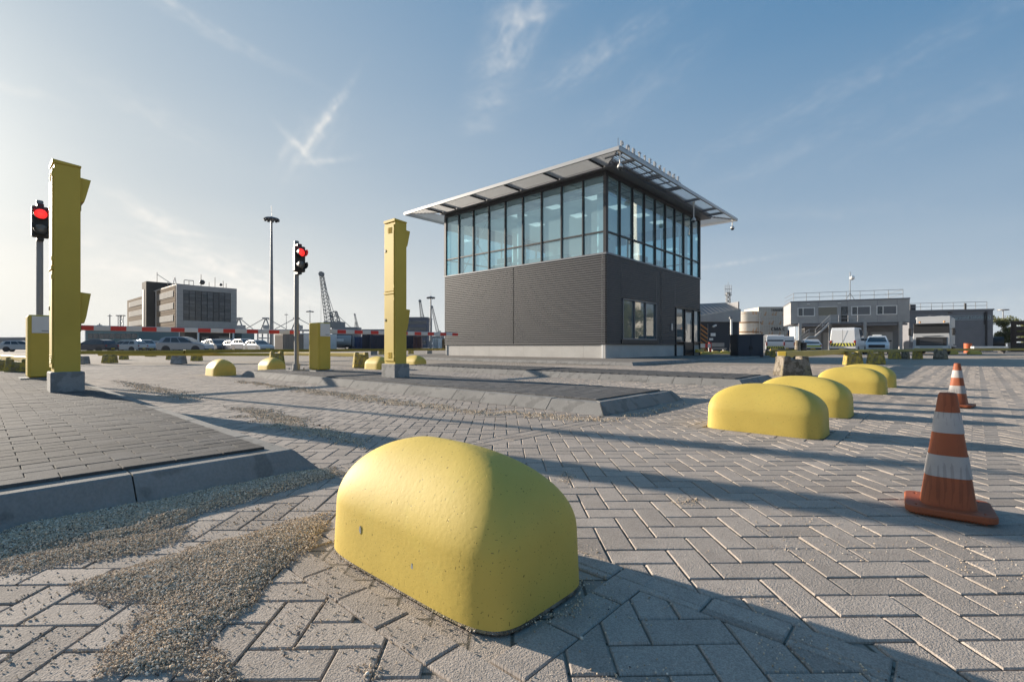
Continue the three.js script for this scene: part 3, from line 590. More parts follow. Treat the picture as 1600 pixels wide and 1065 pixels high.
    if (ns === 7) M('louvre_slat', place(slat(BW + o + oR - 0.05), (BW + oR - o) / 2, YE + 0.06, -BW - oL, 0, Math.PI), mats.alu, t);
  }
  for (let i = 0; i <= N; i += 1) {
    const s = i * PW; if (i % 2 && i !== N) continue;
    M('louvre_bracket', bx(E0 - R0 - 0.1, 0.15, 0.07, -(R0 + E0) / 2 + 0.02, YE + 0.055, -s), mats.darkMetal, t);
    M('louvre_bracket', bx(0.07, 0.15, E0 - R1 - 0.1, s, YE + 0.055, (R1 + E0) / 2 - 0.02), mats.aluDark, t);
  }
  M('hip_beam', [rod([-R0, YE + 0.1, R0], [-E0 + 0.08, YE + 0.1, E0 - 0.08], 0.05), rod([BW + R0, YE + 0.1, R0], [xb - 0.08, YE + 0.1, E0 - 0.08], 0.05), rod([-R0, YE + 0.1, -BW - R0], [xa + 0.08, YE + 0.1, za + 0.08], 0.05), rod([BW + R0, YE + 0.1, -BW - R0], [xb - 0.08, YE + 0.1, za + 0.08], 0.05)], mats.aluDark, t);
  M('gutter_pipe', [rod([-0.5, YE + 0.05, 0.62], [BW, YE + 0.05, 0.62], 0.04), rod([-0.5, YE - 0.02, 0.8], [7, YE - 0.02, 0.8], 0.025)], mats.aluDark, t);
  // letters standing on the eave
  const font = await new FontLoader().loadAsync('fonts/droid/droid_sans_bold.typeface.json');
  'PORTIERSLOGE'.split('').forEach((ch, i) => {
    const g = new TextGeometry(ch, { font, size: 0.32, depth: 0.08, curveSegments: 3, bevelEnabled: false }); g.computeBoundingBox(); const b = g.boundingBox;
    g.translate(-(b.min.x + b.max.x) / 2, 0, -0.045).translate(-E0 + 0.36 + i * 0.555, YE + 0.19, zb - 0.045);
    M('sign_letter', g, mats.alu, t);
  });
  M('letter_rail', [bx(6.6, 0.05, 0.05, -E0 + 3.45, YE + 0.226, zb - 0.045), ...[0, 1, 2, 3, 4, 5, 6].map((i) => bx(0.05, 0.06, 0.9, -E0 + 0.4 + i * 1.02, YE - 0.02, zb - 0.5)), bx(6.4, 0.05, 0.05, -E0 + 3.4, YE - 0.02, zb - 0.3)], mats.aluDark, t);
  M('roof_antenna', [rod([-E0 + 0.02, YE + 0.2, E0 - 0.05], [-E0 + 0.02, YE + 0.55, E0 - 0.05], 0.012), rod([0.5, YE + 0.4, -9], [0.5, YE + 0.8, -9], 0.03)], mats.black, t);
  // dome cameras under the eaves
  const cam = (x, z, drop, label) => {
    const c = thing('dome_camera', label, 'security camera', lane(B0, x, z, B0.y + YE).toArray(), TURN, 'dome cameras under the gatehouse eaves');
    M('bracket', [rod([0, 0.08, 0], [0, -drop, 0], 0.035, 10), bx(0.16, 0.05, 0.16, 0, 0.04, 0)], mats.white, c);
    M('housing', new THREE.LatheGeometry([[0.001, 0.20], [0.05, 0.19], [0.11, 0.12], [0.14, 0.02], [0.135, 0], [0.001, 0]].map((p) => new THREE.Vector2(...p)), 20).translate(0, -drop - 0.18, 0), mats.white, c);
    M('dome', new THREE.SphereGeometry(0.115, 18, 10, 0, 6.2832, Math.PI / 2, Math.PI / 2).translate(0, -drop - 0.18, 0), mats.darkGlass, c);
  };
  cam(-1.3, 1.5, 0.5, 'white dome camera under the eave beside the first sign letter'); cam(14.2, 1.45, 0.42, 'white dome camera under the far right end of the eave against sky'); cam(8.5, 1.0, 0.9, 'white dome camera hanging in front of the far shaded windows');
}

// ------------------------------------------------------------------ bollards
function bollardGeo(a = 0.215, b = 0.422, H = 0.398) {       // half width along x, half length along z
  const nu = 88, nv = 30, pos = [], idx = [], sg = (v, e) => Math.sign(v) * Math.pow(Math.abs(v), e);
  for (let j = 0; j <= nv; j++) {
    let y, kx, kz, e;
    const Y0 = 0.165;
    if (j < 4) { y = Y0 * (j / 4); kx = 1 - 0.035 * (j / 4); kz = 1 - 0.012 * (j / 4); e = 5.6; }
    else { const f = ((j - 4) / (nv - 4)) * Math.PI / 2, v = Math.sin(f); y = Y0 + (H - Y0) * v; kx = 0.965 * Math.pow(Math.max(0, 1 - Math.pow(v, 1.6)), 1 / 1.6); kz = 0.988 * Math.pow(Math.max(0, 1 - Math.pow(v, 2.35)), 1 / 2.35); e = 5.6 - 2.6 * Math.pow(v, 2.2); }
    for (let i = 0; i < nu; i++) {
      const t = (i + 0.5) / nu * 2 * Math.PI, c = Math.cos(t), s = Math.sin(t);
      pos.push(a * kx * sg(c, 2 / e), y, b * kz * sg(s, 2 / e));
    }
  }
  for (let j = 0; j < nv; j++) for (let i = 0; i < nu; i++) { const p = j * nu + i, q = j * nu + (i + 1) % nu; idx.push(p, p + nu, q, q, p + nu, q + nu); }
  const g = new THREE.BufferGeometry(); g.setAttribute('position', new THREE.BufferAttribute(new Float32Array(pos), 3)); g.setIndex(idx); g.computeVertexNormals();
  g.setAttribute('uv', new THREE.BufferAttribute(new Float32Array(pos.length / 3 * 2), 2));
  return g;
}
{
  const labels = ['large rounded yellow concrete bollard in the foreground, chipped on its side', 'yellow bollard in front of the other three in the row beside the cones', 'second yellow bollard of the right row, half hidden by the first', 'third yellow bollard of the right row, before the yellow concrete blocks', 'last yellow bollard of the right row, mostly behind the third', 'small domed yellow bollard at the pointed end of the middle island', 'small domed yellow bollard before the mossy block beside the thin pole', 'small yellow bollard just left of the column with two doors', 'small yellow bollard just right of the column with two doors'];
  const t = thing('bollard', labels[0], 'bollard', [bollardSpots[0][0], 0, bollardSpots[0][1]], TURN, 'yellow concrete bollards');
  M('body', bollardGeo(), mats.yellowPaint, t);
  const foot = bollardGeo(0.2162, 0.4232, 0.398); { const p = foot.attributes.position; for (let i = 0; i < p.count; i++) p.setY(i, Math.min(p.getY(i), 0.008)); foot.computeVertexNormals(); } M('concrete_foot', foot, mats.bare, t);
  const copies = labels.slice(1).map((l, i) => copyOf(t, l, [bollardSpots[i + 1][0], -0.01, bollardSpots[i + 1][1]], TURN + rr(-0.03, 0.03), undefined, i > 3 ? [1.2, 1.02, 1] : [1.06, 1, 1.04]));
  copies.forEach((c, i) => { const m = mats.yellowPaint.clone(), k = [0.95, 1.04, 0.98, 1.06, 1, 0.96, 1.03, 0.98][i]; m.color.multiplyScalar(k); m.map = paintC.clone(); m.map.offset.set(0.13 + i * 0.29, i * 0.41); m.map.needsUpdate = true; c.children[0].material = m; });
  const far = [[1488, 553.5, 0.9, 'pale domed bollard under the beam below the grey warehouse'], [1523, 553.5, 1, 'pale domed bollard farthest right under the long beam'], [1103, 556, 1, 'yellow bollard nearest the gatehouse door corner'], [1118, 555, 1, 'middle yellow bollard between two others beyond the gatehouse door'], [1133, 554, 0.9, 'rightmost yellow bollard of the three beyond the gatehouse door']];
  for (const [px, py, s, l] of far) { const p = G(px, py); copyOf(t, l, p.toArray(), TURN + 0.5, undefined, [s * 1.2, 0.85, s * 1.1]); }
  // chips in the near bollard's side
  const chip = (z, y, k) => { const s = new THREE.Shape([[-0.006, 0], [-0.004, 0.012], [0.001, 0.017], [0.005, 0.008], [0.006, -0.006], [0, -0.012]].map(([x, q]) => new THREE.Vector2(x * k, q * k))); return new THREE.ExtrudeGeometry(s, { depth: 0.002, bevelEnabled: false }).rotateY(-Math.PI / 2).translate(-0.2092, y, z); };
  M('chip', chip(-0.17, 0.12, 0.9), mt([0.30, 0.31, 0.30], 0.9), t); M('chip', chip(0.10, 0.085, 0.8), mt([0.30, 0.31, 0.30], 0.9), t);
}

// ------------------------------------------------------------------ traffic cones
{
  const t = thing('traffic_cone', 'worn orange traffic cone with two dirty bands nearest the camera', 'traffic cone', [1.845, 0.004, -2.05], TURN + 0.06, 'orange and white traffic cones');
  const half = (y) => 0.09 - 0.059 * (y - 0.03) / 0.46;     // half width at height y
  const ring = (y0, y1, grow, cap) => {
    const nu = 40, ys = [y0, (y0 * 2 + y1) / 3, (y0 + 2 * y1) / 3, y1], pos = [], idx = []; if (cap) ys.push(y1 + 0.012, y1 + 0.014);
    ys.forEach((y, j) => { const k = Math.min(1, Math.max(0, (y - 0.03) / 0.4)), e = 4.2 - 2.2 * k, r = (j > 3 ? [0.86, 0.1][j - 4] : 1) * (half(Math.min(y, y1)) + grow); for (let i = 0; i < nu; i++) { const a = i / nu * 2 * Math.PI, c = Math.cos(a), s = Math.sin(a), q = Math.pow(Math.pow(Math.abs(c), e) + Math.pow(Math.abs(s), e), -1 / e); pos.push(r * c * q, y, r * s * q); } });
    for (let j = 0; j < ys.length - 1; j++) for (let i = 0; i < nu; i++) { const p = j * nu + i, q = j * nu + (i + 1) % nu; idx.push(p, p + nu, q, q, p + nu, q + nu); }
    const g = new THREE.BufferGeometry(); g.setAttribute('position', new THREE.BufferAttribute(new Float32Array(pos), 3)); g.setIndex(idx); g.computeVertexNormals(); g.setAttribute('uv', new THREE.BufferAttribute(new Float32Array(pos.length / 3 * 2), 2)); return g;
  };
  M('body', ring(0.03, 0.488, 0, true), mats.orange, t);
  M('white_band', ring(0.335, 0.42, 0.0022), mats.band, t); M('white_band', ring(0.155, 0.243, 0.0022), mats.band, t);
  const S = 0.136, r = 0.036, s = new THREE.Shape(); s.moveTo(-S + r, -S); s.lineTo(S - r, -S); s.absarc(S - r, -S + r, r, -Math.PI / 2, 0); s.lineTo(S, S - r); s.absarc(S - r, S - r, r, 0, Math.PI / 2); s.lineTo(-S + r, S); s.absarc(-S + r, S - r, r, Math.PI / 2, Math.PI); s.lineTo(-S, -S + r); s.absarc(-S + r, -S + r, r, Math.PI, Math.PI * 1.5);
  for (const [x, y] of [[-1, -1], [1, -1], [1, 1], [-1, 1]]) { const h = new THREE.Path(); h.absellipse(x * 0.098, y * 0.104, 0.013, 0.008, 0, 2 * Math.PI, true); s.holes.push(h); }
  M('base', new THREE.ExtrudeGeometry(s, { depth: 0.016, bevelEnabled: true, bevelThickness: 0.006, bevelSize: 0.006, bevelSegments: 3, curveSegments: 6 }).rotateX(-Math.PI / 2).translate(0, 0.012, 0), mats.orange, t);
  const feet = []; for (let i = 0; i < 22; i++) for (const [a, b] of [[1, 0], [-1, 0], [0, 1], [0, -1]]) { const q = -0.105 + i * 0.01; feet.push(bx(0.007, 0.008, 0.007, a ? a * 0.124 : q, 0.004, b ? b * 0.124 : q)); }
  M('feet', feet, mats.orange, t);
  copyOf(t, 'orange traffic cone with two white bands farther off behind the first', [5.17, 0.004, -5.62], TURN - 0.2);
}

// ------------------------------------------------------------------ card reader columns
{
  const c1 = lane(G(88, 616, 0.12), 0.17, -0.23, 0.135).add(V3(-0.09, 0, 0)), c2 = lane(G(617, 592, 0.12), 0.17, -0.23, 0.135);
  const t = thing('card_reader_column', 'tall yellow card reader column nearest the camera, shaded side towards us', 'column', c1.toArray(), TURN, 'yellow card reader columns');
  const w = 0.245, d = 0.34, h0 = 0.24, H = 2.82, y = mats.yellowMetal;
  const base = rbx(0.32, 0.26, 0.43, 0.018, 0, 0.12, 0); M('concrete_base', base, mats.concrete, t);
  M('body', [rbx(w, H - h0, d, 0.008, 0, (H + h0) / 2 - 0.006, 0)], y, t);
  M('cap', extrude([[-w / 2 - 0.018, 0], [w / 2 + 0.006, 0], [w / 2 + 0.006, 0.022], [-w / 2 - 0.018, 0.045]], d + 0.012, 0.003).translate(0, H - 0.004, 0), y, t);
  for (const [a, b] of [[0.30, 1.50], [1.56, H - 0.06]]) {
    const door = M('door', rbx(0.022, b - a, d - 0.04, 0.006, -w / 2 - 0.008, (a + b) / 2, 0), y, t);
    M('lock', [rbx(0.012, 0.05, 0.035, 0.004, -w / 2 - 0.022, a + (b - a) * 0.62, -0.11)], mats.black, door);
    for (const k of [0.07, 0.93]) M('hinge', rbx(0.03, 0.055, 0.02, 0.004, -w / 2 - 0.012, a + (b - a) * k, d / 2 - 0.012), y, door);
    const v = []; for (let i = 0; i < 5; i++) for (const s of [-1, 1]) v.push(bx(0.012, 0.009, 0.05, -w / 2 - 0.022, (a < 1 ? a + 0.06 : b - 0.14) + i * 0.022, 0.045 + s * 0.03 - 0.02, 0, 0, 0.5));
    M('vent', v, y, door);
  }
  M('door_strip', rbx(0.03, 0.04, d - 0.02, 0.006, -w / 2 - 0.012, 1.53, 0), y, t);
  for (const [a, b] of [[2.42, 2.69], [0.88, 1.24]]) {
    const hd = M('reader_hood', extrude([[0, a - 0.02], [0.04, a - 0.02], [0.06, a + 0.06], [0.105, b], [0, b + 0.012]], d - 0.06, 0.004).translate(w / 2 - 0.002, 0, 0), y, t);
    M('screen', bx(0.008, 0.1, 0.16, w / 2 + 0.012, a - 0.075, 0), mats.darkGlass, hd);
  }
  copyOf(t, 'tall yellow card reader column with two lit doors left of the gatehouse', c2.toArray(), TURN);
}

// ------------------------------------------------------------------ traffic lights
{
  const p2 = G(463, 579.5, 0.12).setY(0.135), p1 = V3(-9.22, 0.135, -9.45);
  for (const [label, pos, H] of [['red traffic light half hidden behind the tall left column', p1, 3.36], ['red traffic light on a pole behind the squat yellow cabinet', p2, 3.0]]) {
  const t = thing('traffic_light', label, 'traffic light', pos.toArray(), TURN, 'red traffic lights on steel poles');
  M('pole', [cy(0.052, 0.052, H, 0, H / 2 + 0.01, 0, 20), cy(0.056, 0.05, 0.04, 0, H + 0.025, 0, 20)], mats.galv, t);
  M('base_plate', [bx(0.34, 0.02, 0.34, 0, 0.01, 0), cy(0.08, 0.08, 0.16, 0, 0.08, 0, 16), ...[-1, 1].flatMap((a) => [-1, 1].map((b) => cy(0.014, 0.014, 0.05, a * 0.12, 0.04, b * 0.12, 8)))], mats.galv, t);
  const hx = 0.02, hz = 0.12, y0 = H - 0.4;                                     // the head hangs in front of the pole
  M('housing', [rbx(0.25, 0.6, 0.13, 0.03, hx - 0.02, y0, hz + 0.02)], mats.black, t);
  M('bracket', [rbx(0.1, 0.09, 0.2, 0.01, 0, y0 + 0.31, 0.08), rbx(0.1, 0.09, 0.2, 0.01, 0, y0 - 0.31, 0.08)], mats.black, t);
  const hood = (y) => { const g = new THREE.CylinderGeometry(0.112, 0.104, 0.15, 28, 1, true, -2.2, 4.4).rotateX(Math.PI / 2); return g.translate(hx - 0.02, y, hz + 0.165); };
  const black2 = mt([0.02, 0.02, 0.022], 0.45, { side: THREE.DoubleSide });
  for (const [y, on] of [[y0 + 0.145, true], [y0 - 0.145, false]]) {
    const l = M('lens_frame', cy(0.11, 0.11, 0.03, hx - 0.02, y, hz + 0.09, 28, Math.PI / 2), mats.black, t);
    const g = new THREE.SphereGeometry(0.175, 24, 8, 0, 6.2832, 0, 0.56).rotateX(Math.PI / 2).translate(hx - 0.02, y, hz + 0.105 - 0.146);
    M(on ? 'red_signal_lamp' : 'dark_lens', g, on ? mt([0.5, 0.02, 0.015], 0.4, { emissive: new THREE.Color(0.36, 0.022, 0.02) }) : mp([0.22, 0.19, 0.16], 0.15), l);
    M('hood', hood(y), black2, t);
  }
  const L = new THREE.PointLight(0xff2a1e, 0.12, 6); L.position.set(hx - 0.02, y0 + 0.145, hz + 0.2); L.name = 'red_signal_glow'; L.shadow.radius = 4; t.add(L);
  }
}

// ------------------------------------------------------------------ barrier cabinets and their arms
{
  const c1 = lane(G(48, 594, 0.12), 0.16, -0.22, 0.135).add(V3(-0.07, 0, 0)), c2 = lane(G(496, 581, 0.12), 0.16, -0.22, 0.135);
  const t = thing('barrier_cabinet', 'yellow barrier cabinet partly hidden behind the tall left column', 'barrier cabinet', c1.toArray(), TURN, 'yellow barrier machine cabinets');
  const w = 0.31, d = 0.46, H = 1.1;
  M('body', [rbx(w, H - 0.02, d, 0.035, 0, H / 2 + 0.02, 0, 0, 0, 0, 4)], mats.yellowMetal, t);
  M('plinth', bx(w + 0.12, 0.025, d + 0.12, -0.03, 0.012, 0.02), mats.galv, t);
  M('front_door', rbx(w - 0.06, H * 0.68, 0.02, 0.006, 0.01, 0.42, d / 2), mats.yellowMetal, t);
  const pn = M('front_panel', rbx(w - 0.075, 0.29, 0.02, 0.006, 0.015, 0.94, d / 2 + 0.002), mats.white, t, 'white panel above the yellow door');
  M('badge', bx(0.085, 0.014, 0.004, 0.06, 0.835, d / 2 + 0.0135), mats.galv, pn);
  const ribs = []; for (let i = 0; i < 40; i++) ribs.push(bx(0.006, 0.012, d - 0.16, -w / 2 - 0.001, 0.08 + i * 0.025, 0.0));
  M('side_ribs', ribs, mats.yellowMetal, t);
  copyOf(t, 'yellow barrier cabinet with a white panel standing by the thin pole', c2.toArray(), TURN);
  const a = thing('boom_barrier', 'closed red and white barrier arm across the left lane', 'barrier arm', lane(c1, 0.2, -0.12, 1.05).toArray(), TURN, 'closed red and white barrier arms');
  const L = 4.45;
  M('arm', [rbx(L, 0.098, 0.05, 0.012, L / 2, 0, 0), cy(0.07, 0.07, 0.16, -0.06, 0, 0, 16, Math.PI / 2), rbx(0.3, 0.11, 0.07, 0.01, 0.08, 0, 0)], mt([0.62, 0.60, 0.58], 0.5, { map: dustC }), a);
  for (let i = 0; i < 9; i++) M('red_stripe', rbx(0.245, 0.088, 0.056, 0.006, 0.55 + i * 0.49 - 0.12, -0.002, 0), mats.red, a);
  copyOf(a, 'closed red and white barrier arm reaching towards the gatehouse wall', lane(c2, 0.2, -0.12, 1.06).toArray(), TURN, undefined, [0.93, 1, 1]);
}

// ------------------------------------------------------------------ concrete blocks and the beams laid on them
function rough(g, amp, f) {                                 // chipped, uneven cast surface
  const p = g.attributes.position, n = g.attributes.normal;
  for (let i = 0; i < p.count; i++) { const x = p.getX(i), y = p.getY(i), z = p.getZ(i), k = amp * ((fbm(x * f + 7 + z * f * 0.7, y * f + z * f * 0.6 + 3, 33, 3) - 0.5) * 2); p.setXYZ(i, x + n.getX(i) * k, y + n.getY(i) * k, z + n.getZ(i) * k); }
  g.computeVertexNormals(); return g;
}
function blockGeos(w, h, d) {
  const taper = (g) => { const p = g.attributes.position; for (let i = 0; i < p.count; i++) { const k = 1 - 0.2 * p.getY(i) / h; p.setX(i, p.getX(i) * k); p.setZ(i, p.getZ(i) * k); } return g; };
  const b = rbx(w, h * 0.84, d, 0.035, 0, h * 0.42, 0, 0, 0, 0, 6), l = rbx(w * 0.3, h * 0.26, d, 0.04, -w * 0.35, h * 0.87, 0, 0, 0, 0, 4), r = rbx(w * 0.3, h * 0.26, d, 0.04, w * 0.35, h * 0.87, 0, 0, 0, 0, 4);
  return [b, l, r].map((g) => rough(taper(g), 0.012, 9));
}
{
  const mk = (label, mat, w, h, d, group) => { const t = thing('concrete_block', label, 'concrete block', [0, 0, 0], 0, group); M('body', blockGeos(w, h, d), mat, t); for (const s of [-1, 1]) M('lifting_hole', cy(0.03, 0.03, 0.02, 0, h * 0.6, s * (d / 2 - 0.055), 12, Math.PI / 2), mats.black, t); return t; };
  const GR = 'concrete blocks carrying the yellow beams', used = {};
  const protoOf = { bare: [mats.bare, 0.72, 0.5, 0.6], moss: [mats.moss, 0.6, 0.52, 0.46], grey: [mats.concrete, 0.5, 0.42, 0.5], low: [mats.moss, 0.46, 0.42, 0.42] };
  const put = (kind, px, py, label, a = 0.5, s = 1, sy = 1) => {
    const p = G(px, py); p.z -= 0.25; p.x *= (-p.z) / (-p.z - 0.25); let o;
    if (!used[kind]) { o = used[kind] = mk(label, ...protoOf[kind], GR); o.position.copy(p); o.rotation.y = a; o.scale.set(s, sy, s); } else o = copyOf(used[kind], label, p.toArray(), a, undefined, [s, sy, s]);
    return o;
  };
  put('bare', 1238, 588, 'bare weathered concrete block with a hole, nearest of the right hand beams', -0.12, 0.95, 0.94);
  put('moss', 1333, 571, 'yellow block second along the right beam, behind the bollard row', -0.3, 0.95);
  put('moss', 1369, 569, 'mossy yellow block third along the right beam with a dark hole', -0.5, 0.98);
  put('moss', 1398, 561, 'dark mossy block under the beam left of the garbage truck', -0.55, 0.95, 1.05);
  put('bare', 1415, 561, 'narrow bare block standing close between two yellow blocks', -0.6, 0.55, 1.1);
  put('moss', 1434, 561, 'small yellow block below the front of the garbage truck', -0.6, 0.78, 1.05);
  put('bare', 1470, 561, 'grey block, last under the long beam at the right', -0.7, 0.9, 1.1);
  put('low', 1204, 558, 'small yellow block carrying the beam right of the dark kiosk', 0.1, 1.2);
  put('low', 27, 591, 'mossy block beside the left cabinet, nearest on the left side', 0.7, 0.92);
  put('low', 3, 584, 'mossy block at the left edge of the picture', 0.7, 0.98);
  put('low', 171, 567.5, 'yellow tapered block right of the tall left column', 0.2, 1.0, 0.86);
  put('grey', 129, 569, 'dark grey block touching the right side of the tall left column', 0.1, 0.7, 0.75);
  put('grey', 279, 569, 'light grey cube block under the beam left of the first small bollard', 0.1, 0.9, 0.8);
  put('low', 307, 564, 'yellow block right of the light grey cube block', 0.3, 1.0, 0.86);
  put('low', 267, 562, 'yellow block just behind the light grey cube block', 0.3, 0.9, 0.86);
  put('low', 193, 562, 'small yellow block behind the gap right of the left column', 0.3, 0.8, 0.8);
  put('low', 235, 557, 'distant yellow block below the parked cars', 0.3, 1.2, 0.8);
  put('moss', 432, 569, 'mossy yellow block behind the second small bollard', 0.6, 0.92, 0.98);
  put('moss', 564, 575, 'ragged mossy yellow block between squat cabinet and column', 0.45, 0.86, 0.98);
  put('grey', 584, 557.5, 'grey block at the end of the sunlit beam by the column', 0.3, 1.0, 1.2);
  put('low', 596, 554.5, 'tiny dark yellow block left of the column with two doors', 0.2, 1.1);
  put('low', 642, 554.5, 'tiny dark yellow block right of the column with two doors', 0.2, 1.1);
  put('grey', 671, 555, 'pale grey block under the beam near the gatehouse corner', 0.2, 0.9, 1.1);
  const beam = (a, b, h, label, o = {}) => {
    const A = V3(a[0], h, -a[1]), B = V3(b[0], o.h1 ?? h, -b[1]), d = B.clone().sub(A), t = thing('barrier_beam', label, 'barrier beam', A.clone().add(B).multiplyScalar(0.5).toArray(), Math.atan2(-d.z, d.x), 'yellow beams lying on concrete blocks');
    const L = d.length(), n = Math.max(1, Math.round(L / 4));
    for (let i = 0; i < n; i++) M('beam_length', rbx(L / n - 0.012, o.t ?? 0.15, o.w ?? 0.2, 0.02, -L / 2 + (i + 0.5) * L / n, 0, 0), o.m ?? mats.yellowRail, t);
  };
  const olive = mt([0.30, 0.235, 0.03], 0.6, { map: dustC });
  beam([6.55, 11.75], [12.7, 18.5], 0.50, 'yellow beam from the bare nearest block back to the second block', { t: 0.16 });
  beam([17.8, 33.2], [14.6, 25], 0.46, 'yellow beam beginning right of the dark kiosk');
  beam([12.7, 18.7], [15.2, 20.5], 0.52, 'short bright yellow beam piece on the second and third blocks', { t: 0.12 });
  beam([15.2, 20.6], [24.9, 28.4], 0.50, 'olive yellow beam passing below the white vehicles', { m: olive, t: 0.13 });
  beam([22.2, 26.6], [24.8, 28.1], 0.545, 'bright beam piece lying below the garbage truck', { t: 0.1 });
  beam([24.9, 28.5], [52, 41], 0.5, 'long beam running to the right edge below the grey warehouse', { m: olive, t: 0.14 });
  beam([13.2, 33.5], [11.6, 30.4], 0.42, 'yellow beam beyond the gatehouse door', { t: 0.2 });
  beam([-10.6, 10.9], [-15.5, 14.6], 0.40, 'weathered beam on the mossy blocks at the far left', { t: 0.12, w: 0.26 });
  beam([-17.6, 18.2], [-13, 19.2], 0.47, 'dark yellow beam left of the light grey cube block', { m: olive, t: 0.14 });
  beam([-13, 19.2], [-4.75, 34.6], 0.47, 'long dark yellow beam from the cube block to the gatehouse', { m: olive, t: 0.14, h1: 0.52 });
  beam([-17.8, 20.9], [-9.6, 20.1], 0.36, 'yellow beam on low blocks below the silver car', { t: 0.12 });
  beam([-9.6, 20.0], [-5.15, 17.1], 0.40, 'sunlit yellow beam ending at the ragged mossy block', { t: 0.13 });
  const post = (px, py, r, h, label) => { const p = G(px, py), t = thing('concrete_post', label, 'concrete post', p.toArray(), 0, 'short concrete posts'); M('shaft', rough(cy(r, r * 0.86, h, 0, h / 2, 0, 18), 0.02, 6), mats.bare, t); M('top_cap', cy(r * 0.8, r * 0.7, 0.05, 0, h + 0.02, 0, 18), mats.bare, t); };
  post(1149, 558, 0.17, 1.05, 'weathered concrete post left of the dark kiosk'); post(1247, 556, 0.21, 1.1, 'concrete post behind the nearest beam, left of the white van'); 
  const bin = thing('dark_drum', 'dark drum standing beside the concrete post left of the van', 'drum', G(1256, 556).toArray()); M('shell', cy(0.2, 0.2, 1.0, 0, 0.5, 0, 20), mats.black, bin); M('rim', [cy(0.21, 0.21, 0.04, 0, 0.98, 0, 20), cy(0.21, 0.21, 0.04, 0, 0.55, 0, 20)], mats.aluDark, bin);
}
{ // dark kiosk
  const p = G(1173, 559), t = thing('electrical_kiosk', 'dark steel electrical kiosk with double doors right of the gatehouse', 'electrical kiosk', [p.x, 0, p.z], 0.05);
  const m = mt([0.04, 0.046, 0.062], 0.5, { metalness: 0.2 });
  M('shell', [bx(1.62, 1.32, 0.9, 0, 0.72, -0.45), bx(1.7, 0.05, 1.0, 0, 1.405, -0.45)], m, t); M('plinth', bx(1.58, 0.06, 0.86, 0, 0.03, -0.45), mats.concrete, t);
  for (const s of [-1, 1]) { const d = M('door', rbx(0.77, 1.2, 0.03, 0.008, s * 0.395, 0.73, 0.012), m, t); M('handle', rbx(0.05, 0.2, 0.05, 0.01, s * 0.075, 0.62, 0.045), mats.black, d); }
}

